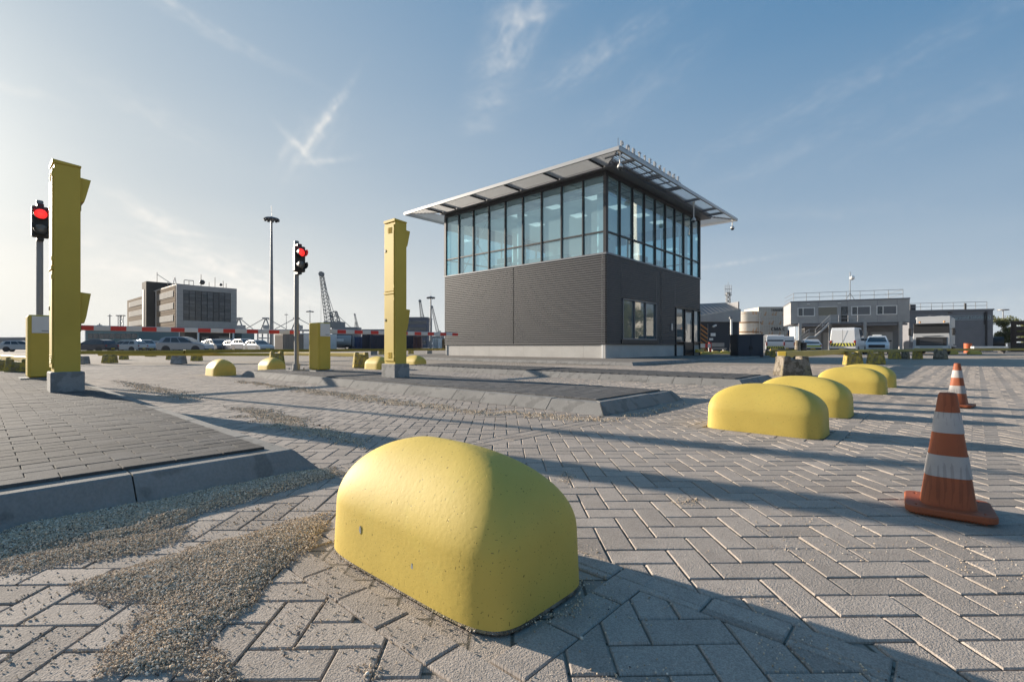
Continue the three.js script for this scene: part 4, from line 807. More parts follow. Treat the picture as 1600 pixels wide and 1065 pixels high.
// ------------------------------------------------------------------ vehicles
function vehicle(kind, name, label, category, pos, turn, paint, group, o = {}) {           // drawn along x, front at +x, wheels on the ground
  const S = {
    hatch: { L: 4.3, W: 1.78, belt: 0.92, body: [[-2.12, 0.28], [-2.15, 0.6], [-2.1, 0.95], [-1.95, 1.0], [1.0, 0.98], [1.75, 0.84], [2.1, 0.7], [2.15, 0.4], [2.1, 0.25]], cab: [[-2.02, 0.96], [-1.75, 1.36], [-1.1, 1.49], [-0.1, 1.5], [0.35, 1.38], [1.12, 0.96]], wx: [-1.3, 1.35], r: 0.32 },
    suv: { L: 4.65, W: 1.86, belt: 1.05, body: [[-2.25, 0.36], [-2.32, 0.7], [-2.28, 1.05], [-2.1, 1.14], [0.95, 1.1], [1.85, 1.0], [2.25, 0.82], [2.33, 0.5], [2.25, 0.34]], cab: [[-2.2, 1.08], [-1.95, 1.5], [-1.6, 1.64], [-0.2, 1.69], [0.25, 1.6], [1.15, 1.08]], wx: [-1.38, 1.42], r: 0.37 },
    van: { L: 5.0, W: 1.95, belt: 1.15, body: [[-2.5, 0.34], [-2.52, 1.0], [-2.5, 1.16], [1.5, 1.16], [2.2, 1.02], [2.48, 0.8], [2.5, 0.45], [2.42, 0.32]], cab: [[-2.5, 1.14], [-2.42, 1.8], [-2.25, 1.96], [0.75, 1.98], [1.15, 1.86], [1.95, 1.14]], wx: [-1.55, 1.6], r: 0.34 },
  }[kind];
  const t = thing(name, label, category, pos, turn, group), W = S.W, k = o.tall ?? 1;
  if (o.tall) S.cab = S.cab.map(([x, y]) => [x, S.belt + (y - S.belt) * o.tall]);
  const pm = paint.isMaterial ? paint : mp(paint, 0.3, { clearcoat: 0.35, clearcoatRoughness: 0.15, metalness: o.metal ?? 0.1 });
  const body = extrude(S.body, W, 0.07, 2); M('body', body, pm, t);
  const shrink = (g, y0, y1, s) => { const p = g.attributes.position; for (let i = 0; i < p.count; i++) { const q = Math.max(0, (p.getY(i) - y0) / (y1 - y0)); p.setZ(i, p.getZ(i) * (1 - s * q)); } g.computeVertexNormals(); return g; };
  const top = Math.max(...S.cab.map((p) => p[1])), tn = kind === 'van' ? 0.10 : 0.24;
  M('cabin', shrink(extrude(S.cab, W - 0.1, 0.05, 2), S.belt, top, tn), pm, t);
  // glazing set on the cabin sides and ends, 6 mm proud
  const b = S.belt + 0.07, h = top - 0.13, side = [], zAt = (y) => (W / 2 - 0.05) * (1 - tn * Math.max(0, (y - S.belt) / (top - S.belt))) + 0.006;
  const xr = (y, rear) => { const c = S.cab; for (let i = 0; i < c.length - 1; i++) { const [p, q] = rear ? [c[i], c[i + 1]] : [c[c.length - 1 - i], c[c.length - 2 - i]]; if ((y >= p[1] && y <= q[1])) return p[0] + (q[0] - p[0]) * (y - p[1]) / Math.max(1e-6, q[1] - p[1]); } return 0; };
  const quad = (pts) => { const g = new THREE.BufferGeometry(); g.setAttribute('position', new THREE.BufferAttribute(new Float32Array([pts[0], pts[1], pts[2], pts[0], pts[2], pts[3]].flat()), 3)); g.setAttribute('uv', new THREE.BufferAttribute(new Float32Array(12), 2)); g.computeVertexNormals(); return g; };
  const spans = kind === 'van' ? (o.panel ? [[0.55, 1]] : [[0.04, 0.3], [0.33, 0.62], [0.66, 1]]) : [[0.1, 0.34], [0.37, 0.64], [0.67, 1]];
  for (const s of [-1, 1]) for (const [u, v] of spans) {
    const X = (y, f) => { const r = xr(y, true) + 0.1, q = xr(y, false) - 0.1; return r + (q - r) * f; };
    const pts = [[X(b, u), b, s * zAt(b)], [X(b, v), b, s * zAt(b)], [X(h, v), h, s * zAt(h)], [X(h, u), h, s * zAt(h)]];
    M('side_window', quad(s > 0 ? pts : pts.reverse()), mats.darkGlass, t);
  }
  const end = (rear, y0, y1) => { const dx = rear ? -0.012 : 0.012, z0 = zAt(y0) - 0.13, z1 = zAt(y1) - 0.13, x0 = xr(y0, rear) + dx, x1 = xr(y1, rear) + dx; const p = [[x0, y0 + 0.01, z0], [x0, y0 + 0.01, -z0], [x1, y1 + 0.01, -z1], [x1, y1 + 0.01, z1]]; return quad(rear ? p.reverse() : p); };
  if (!o.blind) M('rear_window', end(true, b + 0.04, h), mats.darkGlass, t);
  M('windscreen', end(false, b, h + 0.02), mats.darkGlass, t);
  for (const x of S.wx) for (const s of [-1, 1]) { const w = M('wheel', place(new THREE.TorusGeometry(S.r - 0.09, 0.09, 8, 22), x, S.r, s * (W / 2 - 0.1)), mats.rubber, t); M('rim', cy(S.r - 0.12, S.r - 0.12, 0.14, x, S.r, s * (W / 2 - 0.09), 16, Math.PI / 2), mats.galv, w); }
  for (const x of S.wx) M('wheel_arch', [-1, 1].map((s) => cy(S.r + 0.05, S.r + 0.05, 0.02, x, S.r, s * (W / 2 - 0.004), 20, Math.PI / 2)), mats.black, t);
  for (const s of [-1, 1]) { const hx = S.body[S.body.length - 3][0] - 0.02; M('headlamp', rbx(0.14, 0.13, 0.36, 0.04, hx - 0.05, S.belt * 0.72, s * (W / 2 - 0.27)), mp([0.5, 0.52, 0.54], 0.1), t); M('rear_lamp', rbx(0.1, kind === 'van' ? 0.42 : 0.2, 0.16, 0.03, S.body[1][0] + 0.03, S.belt * 0.86, s * (W / 2 - 0.12)), mt([0.28, 0.015, 0.012], 0.3), t); }
  M('bumper', [rbx(0.12, 0.2, W - 0.1, 0.04, S.body[1][0], 0.42, 0), rbx(0.1, 0.16, W - 0.16, 0.04, S.body[S.body.length - 2][0] - 0.02, 0.38, 0)], mats.black, t);
  M('number_plate', [bx(0.012, 0.1, 0.46, S.body[1][0] - 0.066, 0.46, 0), bx(0.012, 0.1, 0.46, S.body[S.body.length - 2][0] + 0.035, 0.40, 0)], mt([0.62, 0.44, 0.03], 0.5), t);
  M('mirror', [-1, 1].map((s) => rbx(0.1, 0.13, 0.2, 0.03, S.cab[S.cab.length - 1][0] - 0.28, S.belt + 0.16, s * (W / 2 + 0.06))), mats.black, t);
  return t;
}
const gnd = (px, z) => [(px - 800) / FOCAL * z, 0, -z];
const whiteCar = [0.38, 0.385, 0.39], silver = [0.26, 0.27, 0.29], greyCar = [0.14, 0.15, 0.17], darkCar = [0.018, 0.022, 0.04];
vehicle('suv', 'parked_car', 'silver estate car parked broadside below the office block', 'car', gnd(290, 49), 0.08, silver, null, { metal: 0.5 });
vehicle('hatch', 'parked_car', 'dark blue hatchback parked broadside just right of the left column', 'car', gnd(147, 55), Math.PI - 0.05, darkCar);
vehicle('hatch', 'parked_car', 'white car behind the dark blue hatchback', 'car', gnd(197, 62), Math.PI + 0.02, whiteCar);
const PG = 'small cars parked in the row before the office block';
[[228, 70, 0.9, whiteCar, 'white car end on, right of the glinting windscreen'], [243, 72, 0.8, silver, 'silver car squeezed left of the silver estate car'], [218, 74, 0.9, greyCar, 'grey car just right of the white car by the teal building'], [338, 66, 0.85, greyCar, 'grey car right of the silver estate car front'], [354, 67, 0.85, silver, 'silver car below the white van in the row'], [368, 64, 0.85, greyCar, 'dark car two places left of the brown container'], [384, 62, 0.85, silver, 'silver car next to the last white car of the row'], [404, 60, 0.85, whiteCar, 'white car nearest the brown container'], [325, 72, 0.85, whiteCar, 'white car with only its roof seen over the silver estate']].forEach(([px, z, a, c, l], i) => vehicle(i % 3 ? 'hatch' : 'suv', 'parked_car', l, 'car', gnd(px, z), -0.2 - 0.5 * a, c, PG));
vehicle('van', 'parked_van', 'white van standing behind the row of cars under the office block', 'van', gnd(348, 82), Math.PI - 0.3, whiteCar, null, { panel: 1 });
vehicle('hatch', 'parked_car', 'small white and dark car left of the left cabinet', 'car', gnd(34, 66), 0.5, whiteCar);
// right hand vehicles
{
  const v = vehicle('van', 'parked_van', 'tall white van seen from behind with yellow and black chevrons', 'van', gnd(1326, 43), Math.PI / 2 - 0.607 - 0.16, [0.66, 0.67, 0.68], null, { panel: 1, blind: 1, tall: 1.42 });
  const chev = (t, x, y, W, h) => { M('chevron_board', bx(0.012, h, W, x, y, 0), mt([0.62, 0.60, 0.10], 0.5), t); const n = 4; for (let i = 0; i < n * 2; i++) { const z = (i - n + 0.5) * W / (n * 2), s = z < 0 ? 1 : -1; M('black_stripe', extrude([[-0.05, -h / 2], [0.05, -h / 2], [0.05 + s * 0.09, h / 2], [-0.05 + s * 0.09, h / 2]], 0.014).rotateY(-Math.PI / 2).translate(x - 0.002, y, z - s * 0.045), mats.black, t); } };
  chev(v, -2.545, 0.86, 1.75, 0.26);
  M('door_seam', bx(0.01, 1.5, 0.02, -2.515, 1.4, 0), mats.black, v);
  const u = vehicle('van', 'parked_van', 'small white van with a dark rear window and chevrons, left of the office stairs', 'van', gnd(1212, 56), Math.PI / 2 - 0.5, [0.66, 0.67, 0.68], null, {}); chev(u, -2.545, 0.62, 1.75, 0.2);
  vehicle('van', 'parked_van', 'pale van showing behind the small white van', 'van', gnd(1227, 62), Math.PI / 2 - 0.45, [0.55, 0.55, 0.56], null, { panel: 1 });
  const w = vehicle('hatch', 'parked_car', 'white patrol car with yellow marking below the office stairs', 'car', gnd(1265, 55), Math.PI / 2 - 0.4, [0.66, 0.67, 0.68]); M('yellow_marking', bx(0.012, 0.16, 1.5, -2.165, 0.72, 0), mt([0.5, 0.56, 0.06], 0.5), w);
  const q = vehicle('suv', 'parked_car', 'white off-road car with a roof light facing us beside the tall van', 'car', gnd(1371, 46), -Math.PI / 2 - 0.66, [0.6, 0.63, 0.65]); M('roof_light', [rbx(0.18, 0.14, 0.7, 0.03, -0.6, 1.76, 0)], mats.white, q); M('grille', rbx(0.03, 0.28, 1.2, 0.01, 2.335, 0.72, 0), mats.black, q);
}
{ // garbage truck
  const p = gnd(1457, 42), t = thing('garbage_truck', 'white garbage truck facing us in front of the grey warehouse', 'truck', p, -0.79);
  const wm = mp([0.44, 0.445, 0.45], 0.5);
  M('cab', extrude([[-1.2, 0.5], [-1.22, 1.5], [-1.15, 2.5], [-1.0, 2.72], [1.0, 2.72], [1.15, 2.5], [1.22, 1.5], [1.2, 0.5]], 1.6, 0.06, 2), wm, t);
  M('windscreen', [rbx(2.34, 0.72, 0.05, 0.03, 0, 2.18, 0.80)], mats.black, t);
  M('sun_visor', rbx(2.34, 0.14, 0.22, 0.03, 0, 2.6, 0.86), mats.black, t);
  const gr = M('grille', rbx(2.0, 0.74, 0.05, 0.02, 0, 1.12, 0.81), mats.black, t); M('grille_bar', [0.86, 1.0, 1.14, 1.28].map((y) => bx(1.5, 0.03, 0.03, 0, y, 0.84)), mats.aluDark, gr); M('badge_bar', rod([-0.6, 1.56, 0.84], [0.6, 1.62, 0.84], 0.025), mats.galv, t);
  M('bumper', rbx(2.44, 0.4, 0.3, 0.05, 0, 0.56, 0.78), wm, t);
  for (const s of [-1, 1]) { M('headlamp', rbx(0.36, 0.18, 0.06, 0.03, s * 0.92, 0.62, 0.93), mp([0.6, 0.6, 0.6], 0.1), t); M('mirror', [rbx(0.2, 0.62, 0.14, 0.03, s * 1.42, 1.95, 0.75), rod([s * 1.2, 2.2, 0.7], [s * 1.42, 2.1, 0.75], 0.02)], mats.black, t); M('roof_beacon', cy(0.08, 0.07, 0.16, s * 0.8, 2.8, 0.1, 12), mt([0.5, 0.2, 0.02], 0.3), t); }
  M('body', [rbx(2.3, 2.7, 5.6, 0.06, 0, 2.0, -3.8), rbx(2.44, 0.12, 0.1, 0.02, 0, 3.2, -1.1), bx(2.5, 0.1, 5.4, 0, 0.72, -3.8)], wm, t);
  M('hopper_rail', [rod([-1.0, 3.3, -1.2], [1.0, 3.3, -1.2], 0.04), rod([-0.7, 3.2, -1.4], [-0.2, 3.45, -1.4], 0.04), rod([0.2, 3.2, -1.5], [0.6, 3.4, -1.5], 0.05), bx(0.5, 0.22, 0.6, 0.4, 3.3, -1.9)], mats.galv, t);
  for (const z of [0.0, -4.4, -5.6]) for (const s of [-1, 1]) { const w = M('wheel', place(new THREE.TorusGeometry(0.36, 0.14, 8, 22), s * 1.04, 0.5, z, 0, Math.PI / 2), mats.rubber, t); M('rim', cy(0.26, 0.26, 0.2, s * 1.06, 0.5, z, 14, 0, Math.PI / 2), mats.galv, w); }
}

// ------------------------------------------------------------------ buildings at the right
const corr = (w, h, pitch, depth, vertical = true) => {      // a corrugated sheet in the xy plane, base at y = 0, centred on x
  const L = vertical ? w : h, n = Math.round(L / pitch), d = L / n, pos = [], q = (a, za, b, zb) => { const P4 = vertical ? [[a - w / 2, 0, za], [b - w / 2, 0, zb], [b - w / 2, h, zb], [a - w / 2, h, za]] : [[-w / 2, a, za], [w / 2, a, za], [w / 2, b, zb], [-w / 2, b, zb]]; pos.push(...[0, 1, 2, 0, 2, 3].flatMap((i) => P4[i])); };
  for (let i = 0; i < n; i++) { const x = i * d; q(x, 0, x + 0.35 * d, 0); q(x + 0.35 * d, 0, x + 0.5 * d, depth); q(x + 0.5 * d, depth, x + 0.85 * d, depth); q(x + 0.85 * d, depth, x + d, 0); }
  const g = new THREE.BufferGeometry(); g.setAttribute('position', new THREE.BufferAttribute(new Float32Array(pos), 3)); g.setAttribute('uv', new THREE.BufferAttribute(new Float32Array(pos.length / 3 * 2), 2)); g.computeVertexNormals(); return g;
};
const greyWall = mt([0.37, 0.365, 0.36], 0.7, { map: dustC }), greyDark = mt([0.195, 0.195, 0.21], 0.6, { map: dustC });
{ // two storey office of cabins: front left top corner at (1236, 472), right at (1422, 466)
  const A = P(1236, 505, 64), Bq = P(1422, 502.5, 59), dx = Bq.x - A.x, dz = Bq.z - A.z, Lf = Math.hypot(dx, dz), t = thing('cabin_office', 'grey two storey cabin office with white windows and an outside stair', 'office building', [A.x, 0, A.z], Math.atan2(-dz, dx));
  const y0 = 3.72, y1 = 6.5, D = 8;
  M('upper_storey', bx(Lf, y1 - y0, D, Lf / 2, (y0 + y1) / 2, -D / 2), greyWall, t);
  M('roof_edge', [bx(Lf + 0.1, 0.16, D + 0.1, Lf / 2, y1 + 0.06, -D / 2)], mats.aluDark, t);
  M('wall_joint', [0.92, 3.1, 6.25, 9.4, 11.4].map((x) => bx(0.03, y1 - y0 - 0.1, 0.02, x, (y0 + y1) / 2, 0.006)), mats.aluDark, t);
  M('floor_edge', bx(Lf + 0.02, 0.12, 0.05, Lf / 2, y0 + 0.46, 0.012), greyWall, t);
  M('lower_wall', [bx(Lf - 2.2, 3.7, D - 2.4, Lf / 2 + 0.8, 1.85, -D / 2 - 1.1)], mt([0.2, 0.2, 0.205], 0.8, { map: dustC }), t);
  M('lower_panel', [1.6, 4.2, 6.8, 9.4].map((x) => bx(2.3, 2.5, 0.05, x + 1.0, 1.3, -D / 2 - 1.1 + (D - 2.4) / 2 + 0.03)), greyWall, t);
  M('side_panel', [0, 1, 2, 3, 4].map((i) => bx(0.05, 3.2, 0.9, 0.72, 1.75, -2.2 - i * 1.15)), mats.white, t);
  const win = (x, w, y, h, split) => { const f = M('window', [bx(w, 0.1, 0.09, x, y, 0.02), bx(w, 0.1, 0.09, x, y + h, 0.02), bx(0.1, h, 0.088, x - w / 2 + 0.05, y + h / 2, 0.02), bx(0.1, h, 0.088, x + w / 2 - 0.05, y + h / 2, 0.02), bx(0.09, h, 0.086, x - w / 2 + split * w, y + h / 2, 0.02)], mats.white, t); M('pane', bx(split * w - 0.09, h - 0.08, 0.02, x - w / 2 + split * w / 2 + 0.03, y + h / 2, 0.012), mats.darkGlass, f); M('pane', bx((1 - split) * w - 0.14, h - 0.08, 0.02, x - w / 2 + split * w + (1 - split) * w / 2, y + h / 2, 0.012), mats.darkGlass, f); M('blind', bx((1 - split) * w - 0.2, h - 0.14, 0.01, x - w / 2 + split * w + (1 - split) * w / 2, y + h / 2, 0.028), mt([0.15, 0.155, 0.165], 0.8), f); };
  win(1.75, 1.95, y0 + 0.95, 1.05, 0.32); win(7.7, 2.05, y0 + 0.95, 1.05, 0.32); win(10.35, 2.1, y0 + 0.95, 1.05, 0.32);
  M('boarded_window', [bx(2.0, 1.05, 0.04, 4.15, y0 + 1.5, 0.02)], mt([0.22, 0.20, 0.16], 0.8), t); M('shutter_box', bx(2.1, 0.08, 0.08, 4.15, y0 + 2.08, 0.03), mats.white, t);
  const d = M('door', [bx(0.08, 1.95, 0.08, 5.66, y0 + 1.0, 0.02), bx(0.08, 1.95, 0.08, 6.26, y0 + 1.0, 0.02), bx(0.68, 0.08, 0.082, 5.96, y0 + 1.97, 0.02), bx(0.6, 0.75, 0.06, 5.96, y0 + 0.4, 0.02)], mats.black, t); M('pane', bx(0.52, 1.1, 0.02, 5.96, y0 + 1.35, 0.014), mats.darkGlass, d);
  M('wall_lamp', [2.0, 5.4].map((x) => rbx(0.36, 0.1, 0.14, 0.03, x, y1 - 0.28, 0.07)), mats.white, t);
  M('landing', bx(3.1, 0.14, 1.3, 5.6, y0 - 0.1, 0.62), mats.aluDark, t);
  for (const x of [1.0, 4.3, 8.0, 11.6]) M('support_column', bx(0.32, y0, 0.32, x, y0 / 2 - 0.002, 0.5), greyWall, t);
  M('support_beam', [bx(Lf - 1, 0.24, 0.2, Lf / 2 + 0.2, y0 - 0.3, 0.2)], greyDark, t);
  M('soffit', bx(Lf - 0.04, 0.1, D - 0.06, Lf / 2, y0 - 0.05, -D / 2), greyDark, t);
  // stair climbing from the left to the landing
  const st = thing('outside_stair', 'galvanised outside stair with handrails rising to the cabin office door', 'stair', [A.x, 0, A.z], Math.atan2(-dz, dx));
  for (const z of [0.32, 1.2]) M('stringer', [rod([-0.1, 0.1, z], [1.9, 1.86, z], 0.09), rod([1.9, 1.86, z], [2.6, 1.9, z], 0.09), rod([2.6, 1.9, z], [4.2, y0 - 0.1, z], 0.09)], mats.steel, st);
  for (let i = 0; i < 20; i++) { const f = i / 19, x = f < 0.5 ? -0.1 + 4 * f : 2.6 + (f - 0.5) * 3.2, y = f < 0.5 ? 0.1 + f * 3.52 : 1.9 + (f - 0.5) * 3.4; M('tread', bx(0.26, 0.04, 0.84, x, y, 0.76), mats.steel, st); }
  M('handrail', [1.24].flatMap((z) => [0, 0.45, 0.9].map((u) => [rod([-0.1, 0.25 + u, z], [1.9, 2.0 + u, z], 0.025), rod([1.9, 2.0 + u, z], [2.6, 2.0 + u, z], 0.025), rod([2.6, 2.0 + u, z], [4.2, y0 + u + 0.05, z], 0.025), rod([4.2, y0 + u + 0.05, z], [7.1, y0 + u + 0.05, z], 0.025)]).flat()), mats.steel, st);
  M('baluster', [[0.0, 0.2], [0.95, 1.0], [1.9, 1.9], [2.6, 1.9], [3.4, 2.7], [4.2, 3.7], [5.1, 3.7], [6.1, 3.7], [7.1, 3.7]].map(([x, y]) => rod([x, y, 1.24], [x, y + 1.0, 1.24], 0.03)), mats.steel, st);
  // railing on the roof
  const r = thing('roof_railing', 'thin galvanised railing round the roof of the cabin office', 'railing', [A.x, y1 + 0.13, A.z], Math.atan2(-dz, dx));
  M('rail', [0.55, 1.1].flatMap((y) => [rod([0.4, y, -0.6], [Lf - 0.5, y, -0.6], 0.028), rod([0.4, y, -0.6], [0.1, y, -D + 0.4], 0.028), rod([Lf - 0.5, y, -0.6], [Lf - 0.5, y, -D + 0.4], 0.028)]), mats.galv, r);
  for (let i = 0; i < 9; i++) M('post', rod([0.4 + i * (Lf - 0.9) / 8, 0, -0.6], [0.4 + i * (Lf - 0.9) / 8, 1.12, -0.6], 0.03), mats.galv, r);
  const m = thing('beacon_mast', 'thin mast with a round white beacon on the cabin office roof', 'mast', lane(A, 0, 0, y1 + 0.14).add(V3(dx, 0, dz).multiplyScalar(0.565)).add(V3(0, 0, -1)).toArray());
  M('mast', [rod([0, 0, 0], [0, 3.6, 0], 0.045), rod([-0.6, 0, 0], [0, 0.9, 0], 0.03), rod([0.6, 0, 0], [0, 0.9, 0], 0.03), rod([0, 2.7, 0], [0.2, 2.7, 0], 0.04)], mats.galv, m); M('beacon', place(new THREE.SphereGeometry(0.3, 18, 12), 0.25, 2.85, 0), mp([0.8, 0.8, 0.78], 0.2), m);
}
{ // warehouse
  const A = P(1421, 545, 68), Bq = P(1552, 545, 65), dx = Bq.x - A.x, dz = Bq.z - A.z, L = Math.hypot(dx, dz), t = thing('warehouse', 'long grey metal warehouse with a faint sign, right of the cabin office', 'warehouse', [A.x, 0, A.z], Math.atan2(-dz, dx));
  const H = 5.55;
  M('wall', [bx(L, H, 12, L / 2, H / 2, -6.02)], greyDark, t);
  const n = 7; for (let i = 0; i < n; i++) M('wall_panel', bx(L, H / n - 0.035, 0.06, L / 2, (i + 0.5) * H / n + 0.01, 0.012), greyDark, t);
  M('roof_edge', bx(L + 0.2, 0.2, 12.3, L / 2, H + 0.1, -6), mats.aluDark, t);
  M('base_strip', bx(L - 0.02, 0.5, 0.04, L / 2, 0.25, 0.064), mats.concrete, t);
  M('drainpipe', [bx(0.16, H - 0.3, 0.16, L - 0.75, H / 2, 0.12), bx(0.08, 1.6, 0.08, L - 0.95, H - 1.1, 0.1)], mats.black, t);
  M('wall_lamp', [rbx(0.4, 0.1, 0.2, 0.03, 4.6, H - 0.22, 0.14), rbx(0.3, 0.25, 0.3, 0.04, 5.0, 2.7, 0.16), rbx(0.25, 0.12, 0.2, 0.03, 0.9, 4.0, 0.12), rbx(0.25, 0.12, 0.2, 0.03, 1.5, 4.0, 0.12)], mats.black, t);
  const font = await new FontLoader().loadAsync('fonts/droid/droid_sans_bold.typeface.json');
  const s = M('sign_frame', [bx(5.4, 0.05, 0.05, 6.3, H - 0.68, 0.07), bx(5.4, 0.05, 0.05, 6.3, H - 1.22, 0.07), bx(0.05, 0.5, 0.05, 3.62, H - 0.95, 0.07), bx(0.05, 0.5, 0.05, 8.98, H - 0.95, 0.07)], mt([0.42, 0.50, 0.52], 0.5), t);
  const g = new TextGeometry('Underground Solutions', { font, size: 0.33, depth: 0.03, curveSegments: 2 }); g.computeBoundingBox(); g.scale(5.05 / (g.boundingBox.max.x - g.boundingBox.min.x), 1, 1).translate(3.78, H - 1.09, 0.05); M('lettering', g, mt([0.34, 0.43, 0.46], 0.5), s);
  M('notice', [bx(0.5, 0.7, 0.03, -0.2 + 0.6, 1.7, 0.06), bx(0.4, 0.6, 0.03, 1.1, 1.75, 0.06)], mats.white, t);
  const r = thing('roof_railing', 'thin pale railing along the roof of the grey warehouse', 'railing', [A.x, H + 0.2, A.z], Math.atan2(-dz, dx));
  M('rail', [0.5, 1.0].map((y) => rod([0.3, y, -0.5], [L - 0.4, y, -0.5], 0.03)), mats.galv, r); for (let i = 0; i < 8; i++) M('post', rod([0.3 + i * (L - 0.7) / 7, 0, -0.5], [0.3 + i * (L - 0.7) / 7, 1.02, -0.5], 0.03), mats.galv, r);
  M('vent_pipe', cy(0.12, 0.12, 0.9, L * 0.74, 0.45, -1.2, 12), mats.black, r); 
  const cond = thing('rooftop_unit', 'dark slatted unit on the roof between cabin office and warehouse', 'rooftop unit', [A.x + 0.9, H + 0.2, A.z - 0.8], 0); M('case', [bx(1.4, 0.9, 1, 0, 0.45, -0.5)], mats.black, cond); M('slat', [0.2, 0.4, 0.6, 0.8].map((y) => bx(1.44, 0.05, 0.06, 0, y, 0.01)), mats.aluDark, cond);
  const pp = thing('pipe_bundle', 'long pale pipes lying on the ground before the warehouse end', 'pipes', gnd(1545, 50), -0.04); for (let i = 0; i < 4; i++) M('pipe', cy(0.1, 0.1, 3.4, 0, 0.42 + (i > 1 ? 0.19 : 0), (i % 2) * 0.22, 12, 0, Math.PI / 2), mats.white, pp); M('rest', [bx(0.2, 0.32, 0.6, -1.2, 0.16, 0.1), bx(0.2, 0.32, 0.6, 1.2, 0.16, 0.1)], mats.black, pp);
  const ob = thing('orange_drum', 'orange drum on the ground before the grey warehouse', 'drum', gnd(1513, 52)); M('shell', cy(0.34, 0.34, 1.0, 0, 0.5, 0, 18), mt([0.45, 0.10, 0.03], 0.6), ob); M('rim', [0.3, 0.7, 1.0].map((y) => cy(0.36, 0.36, 0.05, 0, y, 0, 18)), mt([0.45, 0.10, 0.03], 0.6), ob);
}
{ // shed behind the gatehouse
  const A = P(1078, 545, 47), t = thing('shed', 'dark grey metal shed with a sloping ribbed roof behind the gatehouse', 'shed', [A.x, 0, A.z], 0.12), W = 5.05;
  M('front_wall', bx(W, 3.1, 8, W / 2, 1.55, -4.05), mt([0.03, 0.034, 0.045], 0.6), t);
  M('lintel', [extrude([[0, 3.1], [W + 0.15, 3.1], [W + 0.15, 4.35], [0, 3.55]], 0.2, 0.01).translate(0, 0, 0.06)], greyWall, t);
  const roof = corr(W + 0.15, 1.9, 0.42, 0.06); { const p = roof.attributes.position; for (let i = 0; i < p.count; i++) { const k = p.getY(i) / 1.9, x = p.getX(i) + (W + 0.15) / 2, lo = 3.56 + 0.8 * x / (W + 0.15), hi = 4.95 + 0.28 * x / (W + 0.15); p.setXYZ(i, x, lo + (hi - lo) * k, 0.1 + p.getZ(i) - 2.6 * k); } roof.computeVertexNormals(); }
  M('roof', roof, mt([0.20, 0.195, 0.19], 0.6, { metalness: 0.2 }), t);
  M('gable', [bx(0.12, 5.1, 8, W + 0.09, 2.55, -4.1)], greyDark, t);
  M('door_strip', [rod([1.85, 0, 0.02], [1.85, 2.9, 0.02], 0.02)], mats.galv, t); M('notice', [bx(0.5, 0.3, 0.03, 2.4, 1.85, 0.0), bx(0.4, 0.22, 0.03, 2.2, 1.4, 0.0)], mats.white, t); M('floodlight', rbx(0.4, 0.16, 0.25, 0.03, 2.45, 2.7, 0.15, 0, 0, 0.4), mats.white, t);
  M('hazard_panel', [bx(0.8, 2.6, 0.04, 1.42, 1.45, 0.0)], mats.black, t); M('hazard_stripe', [0, 1, 2, 3, 4, 5].map((i) => bx(0.98, 0.13, 0.05, 1.42, 0.5 + i * 0.42, 0.005, 0, 0, -0.6)), mt([0.40, 0.16, 0.04], 0.6), t);
  const lp = thing('lamp_post', 'slim white post in front of the dark shed', 'lamp post', P(1143, 545, 44).setY(0).toArray()); M('shaft', cy(0.11, 0.09, 3.2, 0, 1.6, 0, 14), mats.white, lp); M('lamp_head', rbx(0.24, 0.2, 0.24, 0.04, -0.06, 3.28, 0), mats.galv, lp);
  const fb = thing('barrier_board', 'small red and white barrier board beside the gatehouse door corner', 'barrier', P(1101, 545, 36).setY(0).toArray(), 0.2); M('board', [bx(1.0, 0.3, 0.04, 0, 0.75, 0)], mats.white, fb); M('red_stripe', [bx(0.22, 0.31, 0.05, 0.15, 0.75, 0), bx(0.2, 0.9, 0.06, 0.5, 0.55, -0.05)], mats.red, fb); M('leg', [-0.4, 0.4].map((x) => bx(0.05, 0.8, 0.05, x, 0.4, -0.06)), mats.white, fb);
  const bt = thing('bench', 'small pale bench before the dark shed wall', 'bench', P(1122, 545, 45).setY(0).toArray(), 0.1); M('seat', bx(1.5, 0.1, 0.5, 0, 0.5, 0), mats.galv, bt); M('backrest', bx(1.5, 0.35, 0.06, 0, 0.85, -0.25), mats.galv, bt); M('leg', [-0.6, 0.6].map((x) => bx(0.08, 0.5, 0.45, x, 0.25, 0)), mats.galv, bt);
}
function lattice(pts, w0, w1, r, n, axis = 'z') {            // a square lattice mast or boom along a polyline of two points
  const A = V3(...pts[0]), B = V3(...pts[1]), d = B.clone().sub(A).normalize(), s = V3(0, 0, 1).cross(d).normalize(), u = V3(0, 0, 1), out = [];
  const at = (f, i) => { const w = w0 + (w1 - w0) * f, c = A.clone().lerp(B, f); return c.addScaledVector(s, [1, 1, -1, -1][i] * w / 2).addScaledVector(u, [1, -1, -1, 1][i] * w / 2).toArray(); };
  for (let i = 0; i < 4; i++) out.push(rod(at(0, i), at(1, i), r, 5));
  for (let k = 0; k < n; k++) for (let i = 0; i < 4; i++) out.push(rod(at(k / n, i), at((k + 1) / n, (i + 1) % 4), r * 0.6, 4), rod(at((k + 1) / n, i), at((k + 1) / n, (i + 1) % 4), r * 0.5, 4));
  return out;
}
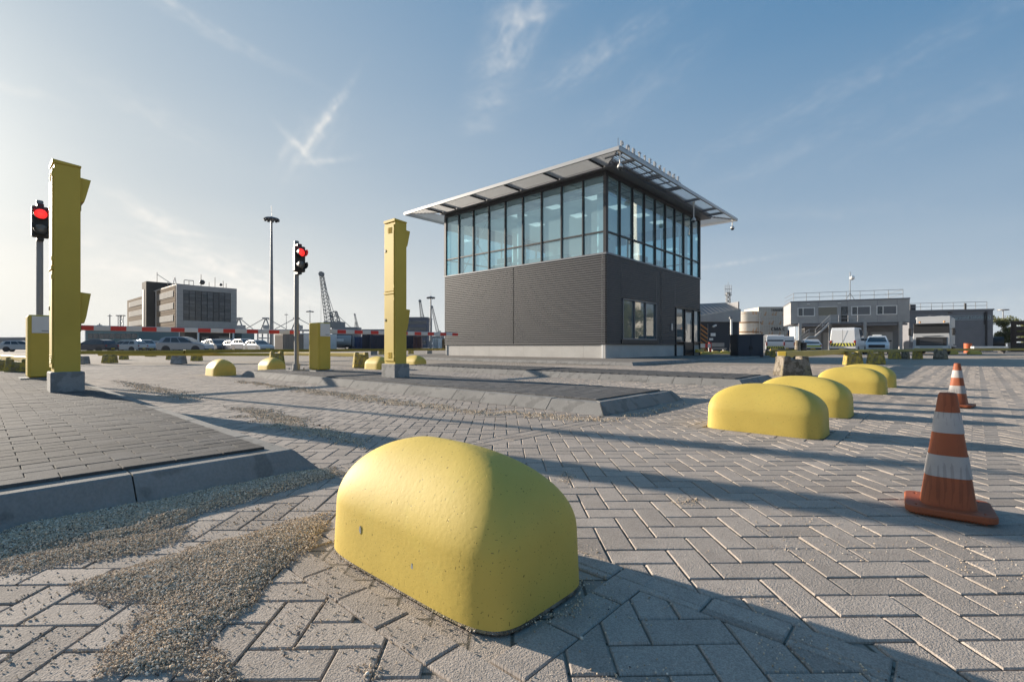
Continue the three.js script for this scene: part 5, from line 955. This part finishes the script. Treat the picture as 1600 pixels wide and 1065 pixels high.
{ // white stained tanks and containers
  const rustC = tex(256, (u, v) => { const a = fbm(u * 3, v * 14, 131, 4, 3), s = sstep(0.56, 0.66, fbm(u * 7, v * 3, 135, 4, 3)); const k = 0.86 + 0.2 * a; return [k, k * (1 - 0.3 * s), k * (1 - 0.5 * s)]; }, 3);
  const wm = mt([0.52, 0.48, 0.42], 0.7, { map: rustC }), band = mt([0.24, 0.14, 0.07], 0.9);
  const t = thing('storage_tank', 'rust streaked white tank in three rings right of the dark shed', 'storage tank', P(1170, 545, 78).setY(0).toArray()); M('shell', cy(1.75, 1.75, 5.9, 0, 2.95, 0, 36), wm, t); for (const y of [1.3, 3.0, 4.5]) M('ring', cy(1.82, 1.82, 0.18, 0, y, 0, 36), band, t); M('lid', [cy(1.8, 1.8, 0.35, 0, 6.05, 0, 36), rod([0.9, 0, 1.6], [0.9, 6, 1.6], 0.08)], wm, t);
  const C = (px, z, y, W, H, D, a, mat, label, text, grp = 'stacked white containers beside the rusty tank') => {
    const c = thing('shipping_container', label, 'shipping container', P(px, 545, z).setY(y).toArray(), a, grp);
    M('shell', [bx(W - 0.12, H - 0.12, D - 0.12, 0, H / 2, -D / 2)], mat, c); M('front_sheet', corr(W - 0.24, H - 0.2, 0.28, 0.04).translate(0, 0.1, -0.045), mat, c);
    for (const x of [-1, 1]) M('corner_post', bx(0.14, H, 0.14, x * (W / 2 - 0.07), H / 2, -0.07), mat, c); M('frame_rail', [bx(W - 0.28, 0.12, 0.12, 0, 0.06, -0.06), bx(W - 0.28, 0.12, 0.12, 0, H - 0.06, -0.06)], mat, c);
    if (text) M('lettering', text, mats.black, c); return c;
  };
  const font = await new FontLoader().loadAsync('fonts/droid/droid_sans_bold.typeface.json'), tx = (s, h, x, y) => new TextGeometry(s, { font, size: h, depth: 0.03, curveSegments: 2 }).translate(x, y, 0.0);
  C(1203, 82, 0, 6, 2.45, 6, -0.05, wm, 'lowest white container of the stack by the tank'); C(1203, 82, 2.47, 6, 1.9, 6, -0.05, wm, 'white container second from the ground, with dark letters', tx('CMA C', 0.55, 0.2, 0.9)); C(1204, 82, 4.39, 5.6, 1.5, 6, -0.05, wm, 'pale container third from the ground in the stack'); C(1209, 82, 5.9, 4.9, 1.5, 6, -0.05, wm, 'topmost pale container with dark lettering', tx('TANKERSKA', 0.36, -0.4, 0.75));
  C(1198, 70, 0, 3.4, 2.4, 6, 0.05, mats.white, 'bright white container low beside the dark kiosk', null, 'single white containers'); 
  const dk = thing('blue_container', 'dark blue container between the white stack and the cabin office', 'shipping container', P(1231, 545, 86).setY(0).toArray()); M('shell', bx(2.6, 3.6, 6, 0, 1.8, -3), mt([0.03, 0.045, 0.09], 0.6), dk); M('front_sheet', corr(2.5, 3.4, 0.28, 0.05).translate(0, 0.1, 0.01), mt([0.03, 0.045, 0.09], 0.6), dk);
  const mst = thing('lattice_mast', 'distant lattice radio mast above the dark shed', 'mast', P(1138, 545, 160).setY(0).toArray()); M('mast', lattice([[0, 0, 0], [0, 18.5, 0]], 1.3, 0.9, 0.12, 14), mats.galv, mst); M('antenna', [bx(2.2, 0.12, 0.3, 0, 17.6, 0), bx(2.4, 0.12, 0.3, 0, 19.6, 0), ...[-1, -0.4, 0.4, 1].map((x) => rod([x, 17.4, 0], [x, 21, 0], 0.09)), rod([0, 18.5, 0], [0, 22, 0], 0.06)], mats.galv, mst);
  const hm = thing('light_mast', 'thin distant light mast above the tree at the right', 'light mast', P(1568, 545, 150).setY(0).toArray(), 0, 'tall harbour light masts'); M('shaft', cy(0.25, 0.13, 12, 0, 6, 0, 10), mats.galv, hm); M('lamp_ring', cy(1.4, 1.4, 0.3, 0, 12, 0, 16), mats.galv, hm);
  const tl = thing('dark_trailer_stack', 'dark stacked trailer frames at the right edge behind the tree', 'trailer stack', P(1600, 545, 64).setY(0).toArray(), -0.7); for (let i = 0; i < 4; i++) M('trailer_frame', [bx(3.0, 0.5, 1.2, 0.4, 1.6 + i * 0.75, -0.6), bx(0.5, 0.9, 0.5, -0.9, 1.3 + i * 0.75, -0.2), bx(0.5, 0.9, 0.5, 1.4, 1.3 + i * 0.75, -0.2)], mt([0.05, 0.035, 0.03], 0.8), tl); M('base_frame', [bx(3.2, 1.2, 3, 0.4, 0.6, -1.5)], mats.black, tl); M('tank', cy(0.9, 0.9, 1.6, -2.6, 1.1, -0.8, 20, 0, Math.PI / 2), mats.black, tl);
}
function tree(label, px, z, H, R, seedN, group, name = 'tree') {
  seed = seedN; const t = thing(name, label, 'tree', P(px, 545, z).setY(0).toArray(), 0, group);
  const tr = [rod([0, 0, 0], [0.1, H * 0.5, 0], 0.16, 8, 0.09), rod([0.1, H * 0.5, 0], [0, H * 0.93, 0.1], 0.09, 6, 0.03)], tips = [];
  for (let i = 0; i < 16; i++) { const y = H * rr(0.22, 0.85), a = rr(0, 6.28), k = Math.sin(Math.PI * Math.min(1, (y / H - 0.12) / 0.95)) , L = R * k * rr(0.6, 1); const e = [Math.cos(a) * L, y + L * 0.5, Math.sin(a) * L]; tr.push(rod([0.05, y, 0], e, 0.05, 5, 0.015)); tips.push(e, [e[0] * 0.6, (y + e[1]) / 2, e[2] * 0.6]); }
  M('trunk', tr, mt([0.09, 0.07, 0.05], 0.9), t);
  const g = new THREE.PlaneGeometry(0.16, 0.1), im = new THREE.InstancedMesh(g, mp([1, 1, 1], 0.8, { transmission: 0.35, thickness: 0, side: THREE.DoubleSide }), tips.length * 150), m4 = new THREE.Matrix4(), q = new THREE.Quaternion(), e = new THREE.Euler(), c = new THREE.Color(); let n = 0;
  for (const p of tips) { const cr = R * rr(0.22, 0.4); for (let i = 0; i < 150; i++) { const a = rr(0, 6.28), b = Math.acos(rr(-1, 1)), r = cr * Math.pow(rnd(), 0.45); q.setFromEuler(e.set(rr(0, 6), rr(0, 6), rr(0, 6))); im.setMatrixAt(n, m4.compose(V3(p[0] + r * Math.sin(b) * Math.cos(a), p[1] + r * Math.cos(b) * 0.85, p[2] + r * Math.sin(b) * Math.sin(a)), q, V3(1, 1, 1))); const k = rr(0.7, 1.3); im.setColorAt(n++, c.setRGB(0.115 * k, 0.13 * k, 0.035 * k)); } }
  im.name = 'crown'; im.userData.kind = 'stuff'; im.castShadow = im.receiveShadow = true; t.add(im);
}
tree('small yellow green tree right of the grey warehouse', 1570, 72, 5.7, 2.0, 11);
tree('low green tree cut by the right edge of the picture', 1606, 78, 5.4, 1.8, 23);

// ------------------------------------------------------------------ buildings and harbour at the left
{ // office block: near corner at column 275, lane axes
  const c = P(275, 545, 110).setY(0), t = thing('office_block', 'white framed office block on dark stilts with a dark stair tower', 'office building', c.toArray(), TURN);
  const y0 = 5.1, y1 = 14.7, W = 12.6, L = 25, whiteP = mt([0.40, 0.365, 0.335], 0.6, { map: dustC }), slatM = mp([0.20, 0.15, 0.105], 0.9, { map: dustC, specularIntensity: 0.12 }), pane = mp([0.055, 0.06, 0.065], 0.12, { ior: 1.5 }), pane2 = mp([0.10, 0.105, 0.11], 0.12, { ior: 1.5 });
  const shut = mp([0.46, 0.435, 0.40], 0.9, { specularIntensity: 0.12 });
  // front face on +z (x from 0 to W), side face on -x (z from 0 to -L)
  M('front_frame', [bx(1.3, y1 - y0, 0.5, 0.66, (y0 + y1) / 2, -0.25), bx(1.35, y1 - y0, 0.5, W - 0.675, (y0 + y1) / 2, -0.25), bx(W - 2.66, 1.0, 0.5, W / 2, y1 - 0.5, -0.25), bx(W - 2.66, 1.55, 0.5, W / 2, y0 + 0.775, -0.25)], whiteP, t);
  M('front_joint', [...Array(10).keys()].flatMap((i) => [bx(1.3, 0.04, 0.02, 0.66, y0 + (i + 0.5), 0.002), bx(1.34, 0.04, 0.02, W - 0.68, y0 + (i + 0.5), 0.002)]), mats.aluDark, t);
  const gx0 = 1.34, gx1 = W - 1.36, gy0 = y0 + 1.57, gy1 = y1 - 1.02, nc = 8, nr = 9, pw = (gx1 - gx0) / nc, ph = (gy1 - gy0) / nr;
  M('curtain_frame', [...Array(nc + 1).keys()].map((i) => bx(0.09, gy1 - gy0, 0.2, gx0 + i * pw, (gy0 + gy1) / 2, -0.2)).concat([...Array(nr + 1).keys()].map((i) => bx(gx1 - gx0, 0.09, 0.19, (gx0 + gx1) / 2, gy0 + i * ph, -0.2))), mats.darkMetal, t);
  for (let i = 0; i < nc; i++) for (let j = 0; j < nr; j++) { const bright = (j % 3 === 1 || j % 3 === 2) && [0, 1, 3, 4, 6, 7].includes(i) && !(j % 3 === 1 && i % 3 === 0) ; M('window_pane', bx(pw - 0.1, ph - 0.1, 0.03, gx0 + (i + 0.5) * pw, gy0 + (j + 0.5) * ph, -0.22), bright ? pane2 : pane, t); }
  M('core', bx(W - 0.3, y1 - y0 - 0.3, L - 0.8, W / 2 + 0.05, (y0 + y1) / 2, -L / 2 - 0.35), mats.darkMetal, t);
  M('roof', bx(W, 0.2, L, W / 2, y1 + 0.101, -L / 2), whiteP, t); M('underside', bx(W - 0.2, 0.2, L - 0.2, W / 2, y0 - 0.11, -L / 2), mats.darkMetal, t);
  // side face: slatted wall with three bands of shutters; then tower; then wing
  const side = (z0, z1, top, nslat) => { for (let i = 0; i < nslat; i++) M('wall_slat', bx(0.14, (top - y0) / nslat - 0.07, z1 - z0, 0, y0 + (i + 0.5) * (top - y0) / nslat, (z0 + z1) / 2), slatM, t); M('side_wall', bx(0.1, top - y0, z1 - z0, 0.13, (top + y0) / 2, (z0 + z1) / 2), slatM, t); };
  side(-17.5, -0.5, y1, 16); M('side_return', bx(0.3, y1 - y0, 1.0, 0.1, (y0 + y1) / 2, -18.0), whiteP, t);
  for (const y of [6.5, 9.3, 12.1]) { const b = M('window_band', bx(0.1, 1.5, 14.8, -0.06, y + 0.75, -9.2), mats.black, t); for (let i = 0; i < 10; i++) M('shutter', bx(0.06, 1.4, 1.1, -0.14, y + 0.75, -2.6 - i * 1.22), shut, b); }
  M('stair_tower', [bx(9.6, 17.2, 4.5, 3.2, 8.6, -22.7)], mp([0.06, 0.055, 0.05], 0.8, { specularIntensity: 0.15 }), t); M('tower_strip', bx(0.1, 13, 1.4, -1.66, 8.8, -23.4), mats.white, t);
  { const z0 = -52, z1 = -25; for (let i = 0; i < 15; i++) M('wing_slat', bx(0.14, 0.55, z1 - z0, 0, y0 + 0.3 + i * 0.62, (z0 + z1) / 2), slatM, t); M('wing', bx(11, 14.2, z1 - z0 - 0.1, 5.7, 7.1, (z0 + z1) / 2), slatM, t); for (const y of [6.5, 9.3, 12.1]) { const b = M('window_band', bx(0.1, 1.5, 22, -0.06, y + 0.75, -38.5), mats.black, t); for (let i = 0; i < 14; i++) M('shutter', bx(0.06, 1.4, 1.3, -0.14, y + 0.75, -28.5 - i * 1.5), shut, b); } }
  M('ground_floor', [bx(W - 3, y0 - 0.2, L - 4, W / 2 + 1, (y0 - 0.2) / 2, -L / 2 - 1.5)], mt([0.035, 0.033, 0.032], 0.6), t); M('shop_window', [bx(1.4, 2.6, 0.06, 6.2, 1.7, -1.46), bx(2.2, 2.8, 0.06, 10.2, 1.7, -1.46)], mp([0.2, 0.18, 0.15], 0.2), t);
  for (const [x, z] of [[0.6, -0.6], [W - 0.6, -0.6], [0.6, -6], [0.6, -11.5], [0.6, -17], [4.5, -0.6]]) M('stilt', cy(0.22, 0.22, y0 - 0.2, x, (y0 - 0.2) / 2, z, 14), mats.white, t);
  const an = thing('roof_antennas', 'cluster of thin aerials and dishes on the office block roof', 'antennas', [c.x, y1 + 0.2, c.z], TURN); M('mast', [[1, -22, 5], [2, -16, 2.2], [4, -6, 1.8], [6, -4, 3.2], [8, -5, 1.6], [9, -4, 2.8], [10.5, -3, 2.0], [11, -2.5, 1.4]].map(([x, z, h]) => rod([x, 0, z], [x, h, z], 0.07)), mats.black, an); M('dish', [place(new THREE.SphereGeometry(0.6, 14, 10), 6.2, 1.3, -3.8), place(new THREE.SphereGeometry(0.35, 12, 8), 10, 1.0, -3)], mats.black, an); M('truss', [rod([1, 4.5, -22], [3, 1.5, -16], 0.07), rod([2.4, 0, -14], [3, 3.2, -14], 0.08), rod([3.6, 0, -14], [3, 3.2, -14], 0.08), rod([4, 2.2, -10], [6, 2.2, -10], 0.1), rod([4, 0, -10], [4, 2.2, -10], 0.08), rod([6, 0, -10], [6, 2.2, -10], 0.08)], mats.galv, an);
}
{
  const A = P(134, 545, 92).setY(0), t = thing('teal_building', 'low teal clad building with a strip of windows left of the office block', 'building', A.toArray(), -0.06), W = 10.6, H = 4.25;
  M('wall', bx(W, H, 10, W / 2, H / 2, -5), mt([0.08, 0.15, 0.165], 0.6), t); for (let i = 0; i < 6; i++) M('wall_panel', bx(W, H / 6 - 0.05, 0.08, W / 2, (i + 0.5) * H / 6, 0.01), mt([0.09, 0.165, 0.18], 0.6), t);
  M('end_wall', bx(0.2, H + 0.15, 10.1, -0.11, H / 2, -5), mats.white, t); M('roof_edge', bx(W + 0.4, 0.16, 10.3, W / 2 - 0.05, H + 0.09, -5), mats.white, t); for (let i = 0; i < 9; i++) M('window_pane', bx(1.0, 0.95, 0.06, 0.9 + i * 1.1, 2.65, 0.05), mats.darkGlass, t);
  const k = thing('teal_building', 'small teal block at the right foot of the office block', 'building', P(361, 545, 124).setY(0).toArray(), 0); M('wall', bx(3, 4.6, 6, 1.2, 2.3, -3), mt([0.09, 0.16, 0.175], 0.6), k); M('window_pane', [bx(0.9, 1, 0.06, 0.5, 2.6, 0.02), bx(0.9, 1, 0.06, 1.8, 2.6, 0.02)], mats.darkGlass, k);
  const s = thing('harbour_shed', 'long low grey harbour shed at the far left edge', 'shed', P(-60, 545, 420).setY(0).toArray()); M('wall', bx(76, 6.4, 20, 20, 3.2, -10), mt([0.10, 0.105, 0.12], 0.8), s); M('roof', [extrude([[18, 6.4], [22, 8.6], [58, 8.6], [58, 6.4]], 18).translate(0, 0, -10)], mt([0.13, 0.135, 0.15], 0.8), s);
}
{ // site cabin, trailers and containers in the middle distance
  const boxT = (name, label, cat, px, z, W, H, D, a, mat, y = 0, o = {}) => { const t = thing(name, label, cat, P(px, 545, z).setY(y).toArray(), a, o.group); M('shell', bx(W - 0.1, H - 0.1, D - 0.1, 0, H / 2, -D / 2), mat, t); M('front_sheet', corr(W - 0.2, H - 0.2, o.pitch ?? 0.3, 0.045).translate(0, 0.1, -0.05), mat, t); M('corner_post', [-1, 1].flatMap((s) => [bx(0.16, H, 0.16, s * (W / 2 - 0.08), H / 2, -0.08), bx(0.16, H, 0.16, s * (W / 2 - 0.08), H / 2, -D + 0.08)]), mat, t); M('frame_rail', [bx(W - 0.32, 0.14, 0.14, 0, 0.07, -0.07), bx(W - 0.32, 0.14, 0.14, 0, H - 0.07, -0.07)], mat, t); return t; };
  const c = thing('site_cabin', 'brown site cabin with a sunlit left end right of the parked cars', 'cabin', P(442, 545, 70).setY(0).toArray(), TURN); const W = 3.0, D = 2.9, H = 2.5, m = mt([0.24, 0.2, 0.165], 0.8);
  M('shell', bx(W, H - 0.1, D, W / 2, H / 2, -D / 2), m, c); M('side_sheet', corr(D - 0.1, H - 0.3, 0.25, 0.04).rotateY(-Math.PI / 2).translate(-0.005, 0.1, -D / 2), m, c); M('front_sheet', corr(W - 0.1, H - 0.3, 0.25, 0.04).translate(W / 2, 0.1, 0.005), m, c); M('roof_edge', bx(W + 0.1, 0.12, D + 0.1, W / 2, H + 0.01, -D / 2), mats.galv, c);
  const tank = thing('tank_container', 'grey tank trailer with small letters behind the squat cabinet', 'tank trailer', P(527, 545, 92).setY(0).toArray()); M('barrel', cy(1.05, 1.05, 5.2, 0, 1.75, -1, 24, 0, Math.PI / 2), mt([0.3, 0.31, 0.32], 0.5), tank); M('frame', [bx(5.6, 0.2, 1.8, 0, 0.62, -1), bx(0.14, 2.5, 0.14, -2.75, 1.6, 0), bx(0.14, 2.5, 0.14, 2.75, 1.6, 0), bx(5.5, 0.12, 0.12, 0, 2.85, 0)], mats.darkMetal, tank); M('wheel', [-1.8, -0.7, 1.8].map((x) => place(new THREE.TorusGeometry(0.36, 0.12, 8, 18), x, 0.48, -0.1)), mats.rubber, tank); M('name_plate', bx(2.0, 0.5, 0.03, 0.2, 1.9, 0.08), mats.white, tank);
  const CG = 'containers and trailers standing behind the barrier arms';
  boxT('trailer', 'white box trailer between the pole and the squat cabinet', 'trailer', 478, 84, 3.4, 3.0, 8, -0.1, mats.white, 0, { group: CG });
  boxT('shipping_container', 'bright blue container right of the grey tank trailer', 'shipping container', 556, 96, 2.5, 2.6, 5, 0.1, mt([0.02, 0.06, 0.16], 0.5), 0, { group: CG });
  boxT('shipping_container', 'dark blue container left of the maroon one', 'shipping container', 572, 94, 1.6, 2.9, 5, 0, mt([0.018, 0.024, 0.05], 0.6), 0, { group: CG }); boxT('shipping_container', 'maroon container end between two dark blue containers', 'shipping container', 578, 96, 1.2, 3.6, 5, 0, mt([0.09, 0.05, 0.045], 0.6), 0, { group: CG });
  boxT('shipping_container', 'long dark navy container running behind the column with doors', 'shipping container', 593, 92, 3.2, 2.8, 6, 0, mt([0.015, 0.022, 0.055], 0.6), 0, { group: CG }); boxT('shipping_container', 'navy container just right of the column with two doors', 'shipping container', 642, 92, 2.2, 2.7, 6, 0, mt([0.015, 0.022, 0.055], 0.6), 0, { group: CG }); boxT('shipping_container', 'dark maroon container beside the navy one near the gatehouse', 'shipping container', 652, 92, 1.6, 2.6, 6, 0.2, mt([0.07, 0.02, 0.022], 0.6), 0, { group: CG });
  boxT('shipping_container', 'orange container low beside the gatehouse corner', 'shipping container', 690, 100, 2.4, 2.2, 6, 0, mt([0.38, 0.19, 0.07], 0.6), 0, { group: CG }); boxT('shipping_container', 'white container box near the thin light mast by the gatehouse', 'shipping container', 681, 96, 1.3, 2.3, 4, 0, mats.white, 0, { group: CG });
  boxT('grey_shed', 'pale grey shed end left of the column behind the arm', 'shed', 588, 150, 9, 6.0, 10, 0, mats.galv); 
  const bb = thing('harbour_building', 'flat blue grey building between column and gatehouse', 'building', P(648, 545, 210).setY(0).toArray()); M('wall', bx(13, 13, 12, -1, 6.5, -6), mt([0.075, 0.09, 0.13], 0.7), bb); for (let i = 0; i < 4; i++) M('window_strip', bx(12, 1.2, 0.1, -1, 2.4 + i * 2.9, 0.04), mats.darkGlass, bb); M('roof_edge', bx(13.4, 0.4, 12.4, -1, 13.2, -6), mats.aluDark, bb);
}
{ // light masts
  const LG = 'tall harbour light masts', mast = (px, z, top, R, label, r = 0.3) => { const H = EYE + (HORIZON - top) / FOCAL * z, t = thing('light_mast', label, 'light mast', P(px, 545, z).setY(0).toArray(), 0, LG); M('shaft', cy(r, r * 0.42, H, 0, H / 2, 0, 14), mats.galv, t); M('lamp_ring', [cy(R, R * 0.86, 0.22, 0, H - 0.1, 0, 24), cy(R * 0.4, R * 0.2, 0.3, 0, H + 0.12, 0, 16)], mats.aluDark, t); M('floodlight', [...Array(10).keys()].map((i) => rbx(0.34, 0.3, 0.34, 0.05, Math.cos(i * 0.628) * R * 0.8, H - 0.34, Math.sin(i * 0.628) * R * 0.8)), mats.darkMetal, t); M('lightning_rod', rod([0, H, 0], [0, H + R * 1.6, 0], 0.04), mats.galv, t); };
  mast(424, 86, 341, 1.35, 'tallest light mast rising alone left of the red traffic light', 0.37); mast(484, 230, 486, 1.9, 'thin light mast seen just above the squat cabinet', 0.35); mast(673, 150, 464, 1.4, 'light mast between the column with doors and the gatehouse', 0.42); mast(447, 420, 491, 1.6, 'faint far light mast behind the pole', 0.4);
  for (const [px, z, top, l] of [[171, 300, 491, 'faint thin mast above the teal building'], [155, 260, 505, 'short faint mast left of another above the teal building']]) { const H = EYE + (HORIZON - top) / FOCAL * z, t = thing('radio_mast', l, 'mast', P(px, 545, z).setY(0).toArray()); M('shaft', rod([0, 0, 0], [0, H, 0], 0.3), mats.galv, t); M('crossbar', bx(2.5, 0.4, 0.4, 0, H - 1, 0), mats.galv, t); }
  const lt = thing('lattice_tower', 'short lattice tower with a wide head above the teal building', 'tower', P(188, 545, 260).setY(0).toArray()); M('frame', lattice([[0, 0, 0], [0, 17, 0]], 1.6, 1.6, 0.14, 9), mats.galv, lt); M('head', bx(4, 0.5, 1.6, 0, 17.2, 0), mats.darkMetal, lt);
}
{ // cranes
  const cm = mt([0.17, 0.185, 0.195], 0.7), CG = 'mobile harbour cranes with lattice booms';
  const crane = (z, tip, foot, apex, label, s = 1) => {
    const W = (p) => { const q = P(p[0], p[1], z); return [q.x, q.y, q.z]; }, o = W([foot[0], 545]), t = thing('harbour_crane', label, 'harbour crane', [o[0], 0, o[2]], 0, CG), l = (p) => { const q = W(p); return [q[0] - o[0], q[1], 0]; };
    M('boom', lattice([l(foot), l(tip)], 2.4 * s, 1.1 * s, 0.13 * s, 16), cm, t); M('tower', lattice([[apex[0] > foot[0] ? 3.5 * s : -3.5 * s, 3, 0], l(apex)], 3.2 * s, 1.8 * s, 0.18 * s, 6), cm, t);
    M('machine_house', [rbx(9 * s, 4.5 * s, 5 * s, 0.3, 6 * s, 5.2 * s, 0), bx(6 * s, 2 * s, 5 * s, 1.5 * s, 8.4 * s, 0)], cm, t); M('chassis', [bx(13 * s, 1.4 * s, 6 * s, 2 * s, 1.6 * s, 0), ...[-4, 0, 4, 8].map((x) => cy(0.9 * s, 0.9 * s, 6 * s, x * s, 0.9 * s, 0, 12, Math.PI / 2))], cm, t); M('hoist_rope', [rod(l(tip), l(apex), 0.09 * s), rod(l(apex), [10 * s, 5 * s, 0], 0.1 * s), rod(l(tip), [l(tip)[0] - 0.3, 6, 0], 0.05 * s)], cm, t); M('boom_head', cy(0.9 * s, 0.9 * s, 1.2 * s, l(tip)[0], l(tip)[1], 0, 12, Math.PI / 2), cm, t);
  };
  crane(200, [502, 428], [516, 517], [521, 487], 'large harbour crane behind the squat cabinet, boom leaning left', 1.15); crane(420, [554, 491], [561, 522], [556, 503], 'small distant crane left of the column with two doors', 0.8); crane(330, [656, 470], [663, 519], [667, 511], 'crane right of the column with two doors', 1.05); crane(400, [675, 479], [685, 524], [686, 517], 'farther crane nearest the gatehouse corner', 1.0); 
  const gm = mt([0.2, 0.215, 0.23], 0.7), sts = (px, z, w, label) => {
    const t = thing('gantry_crane', label, 'gantry crane', P(px, 545, z).setY(0).toArray(), 0, 'ship to shore gantry cranes on the horizon'), k = z / FOCAL, X = (d) => d * k, Y = (y) => EYE + (HORIZON - y) * k;
    M('leg', [-9, 7].flatMap((d) => [rod([X(d), 0, -6], [X(d), Y(516), -6], 1.0), rod([X(d), 0, 6], [X(d), Y(516), 6], 1.0)]), gm, t); M('boom', [bx(X(w * 2), 2.2, 1.6, 0, Y(516), -5), bx(X(w * 2), 2.2, 1.6, 0, Y(516), 5), bx(X(16), 1.4, 10, 0, Y(528), 0)], gm, t); M('apex_frame', [rod([X(-8), Y(516), 0], [0, Y(496), 0], 0.9), rod([X(7), Y(516), 0], [0, Y(496), 0], 0.9), bx(X(8), 1.6, 6, 0, Y(497), 0)], gm, t); M('stay', [rod([0, Y(496), 0], [X(-w), Y(514), 0], 0.5), rod([0, Y(496), 0], [X(w), Y(514), 0], 0.5)], gm, t); M('machine_house', bx(X(10), X(6), 8, X(3), Y(511), 0), gm, t);
  };
  sts(373, 640, 22, 'gantry crane nearest the right side of the office block'); sts(415, 650, 32, 'gantry crane straddling the tallest light mast'); sts(463, 660, 34, 'gantry crane behind the red traffic light pole');
}
{ // things outside the frame that the gatehouse windows mirror
  const wm = mt([0.66, 0.64, 0.58], 0.6);
  const m = thing('mast_tower', 'tall white tubular mast standing off to the right', 'mast', [57, 0, -44.5]); M('shaft', cy(0.9, 0.75, 24, 0, 12, 0, 24), wm, m); M('platform', cy(1.6, 1.6, 0.3, 0, 24, 0, 24), mats.galv, m);
  const w = thing('store_building', 'long pale store building off to the right', 'building', [92, 0, -44], -1.1); M('wall', bx(46, 7, 14, 0, 3.5, 0), wm, w); M('roof', bx(47, 0.5, 15, 0, 7.2, 0), mats.galv, w);
}
tree('broad green tree standing off to the right outside the picture', 1740, 42, 7, 3.2, 41);

scene.fog = new THREE.FogExp2(new THREE.Color(0.80, 0.86, 0.95), 0.00012);
scene.traverse((o) => { if (o.isLight) o.castShadow = !o.isRectAreaLight; });
camera.updateProjectionMatrix();
renderer.render(scene, camera);
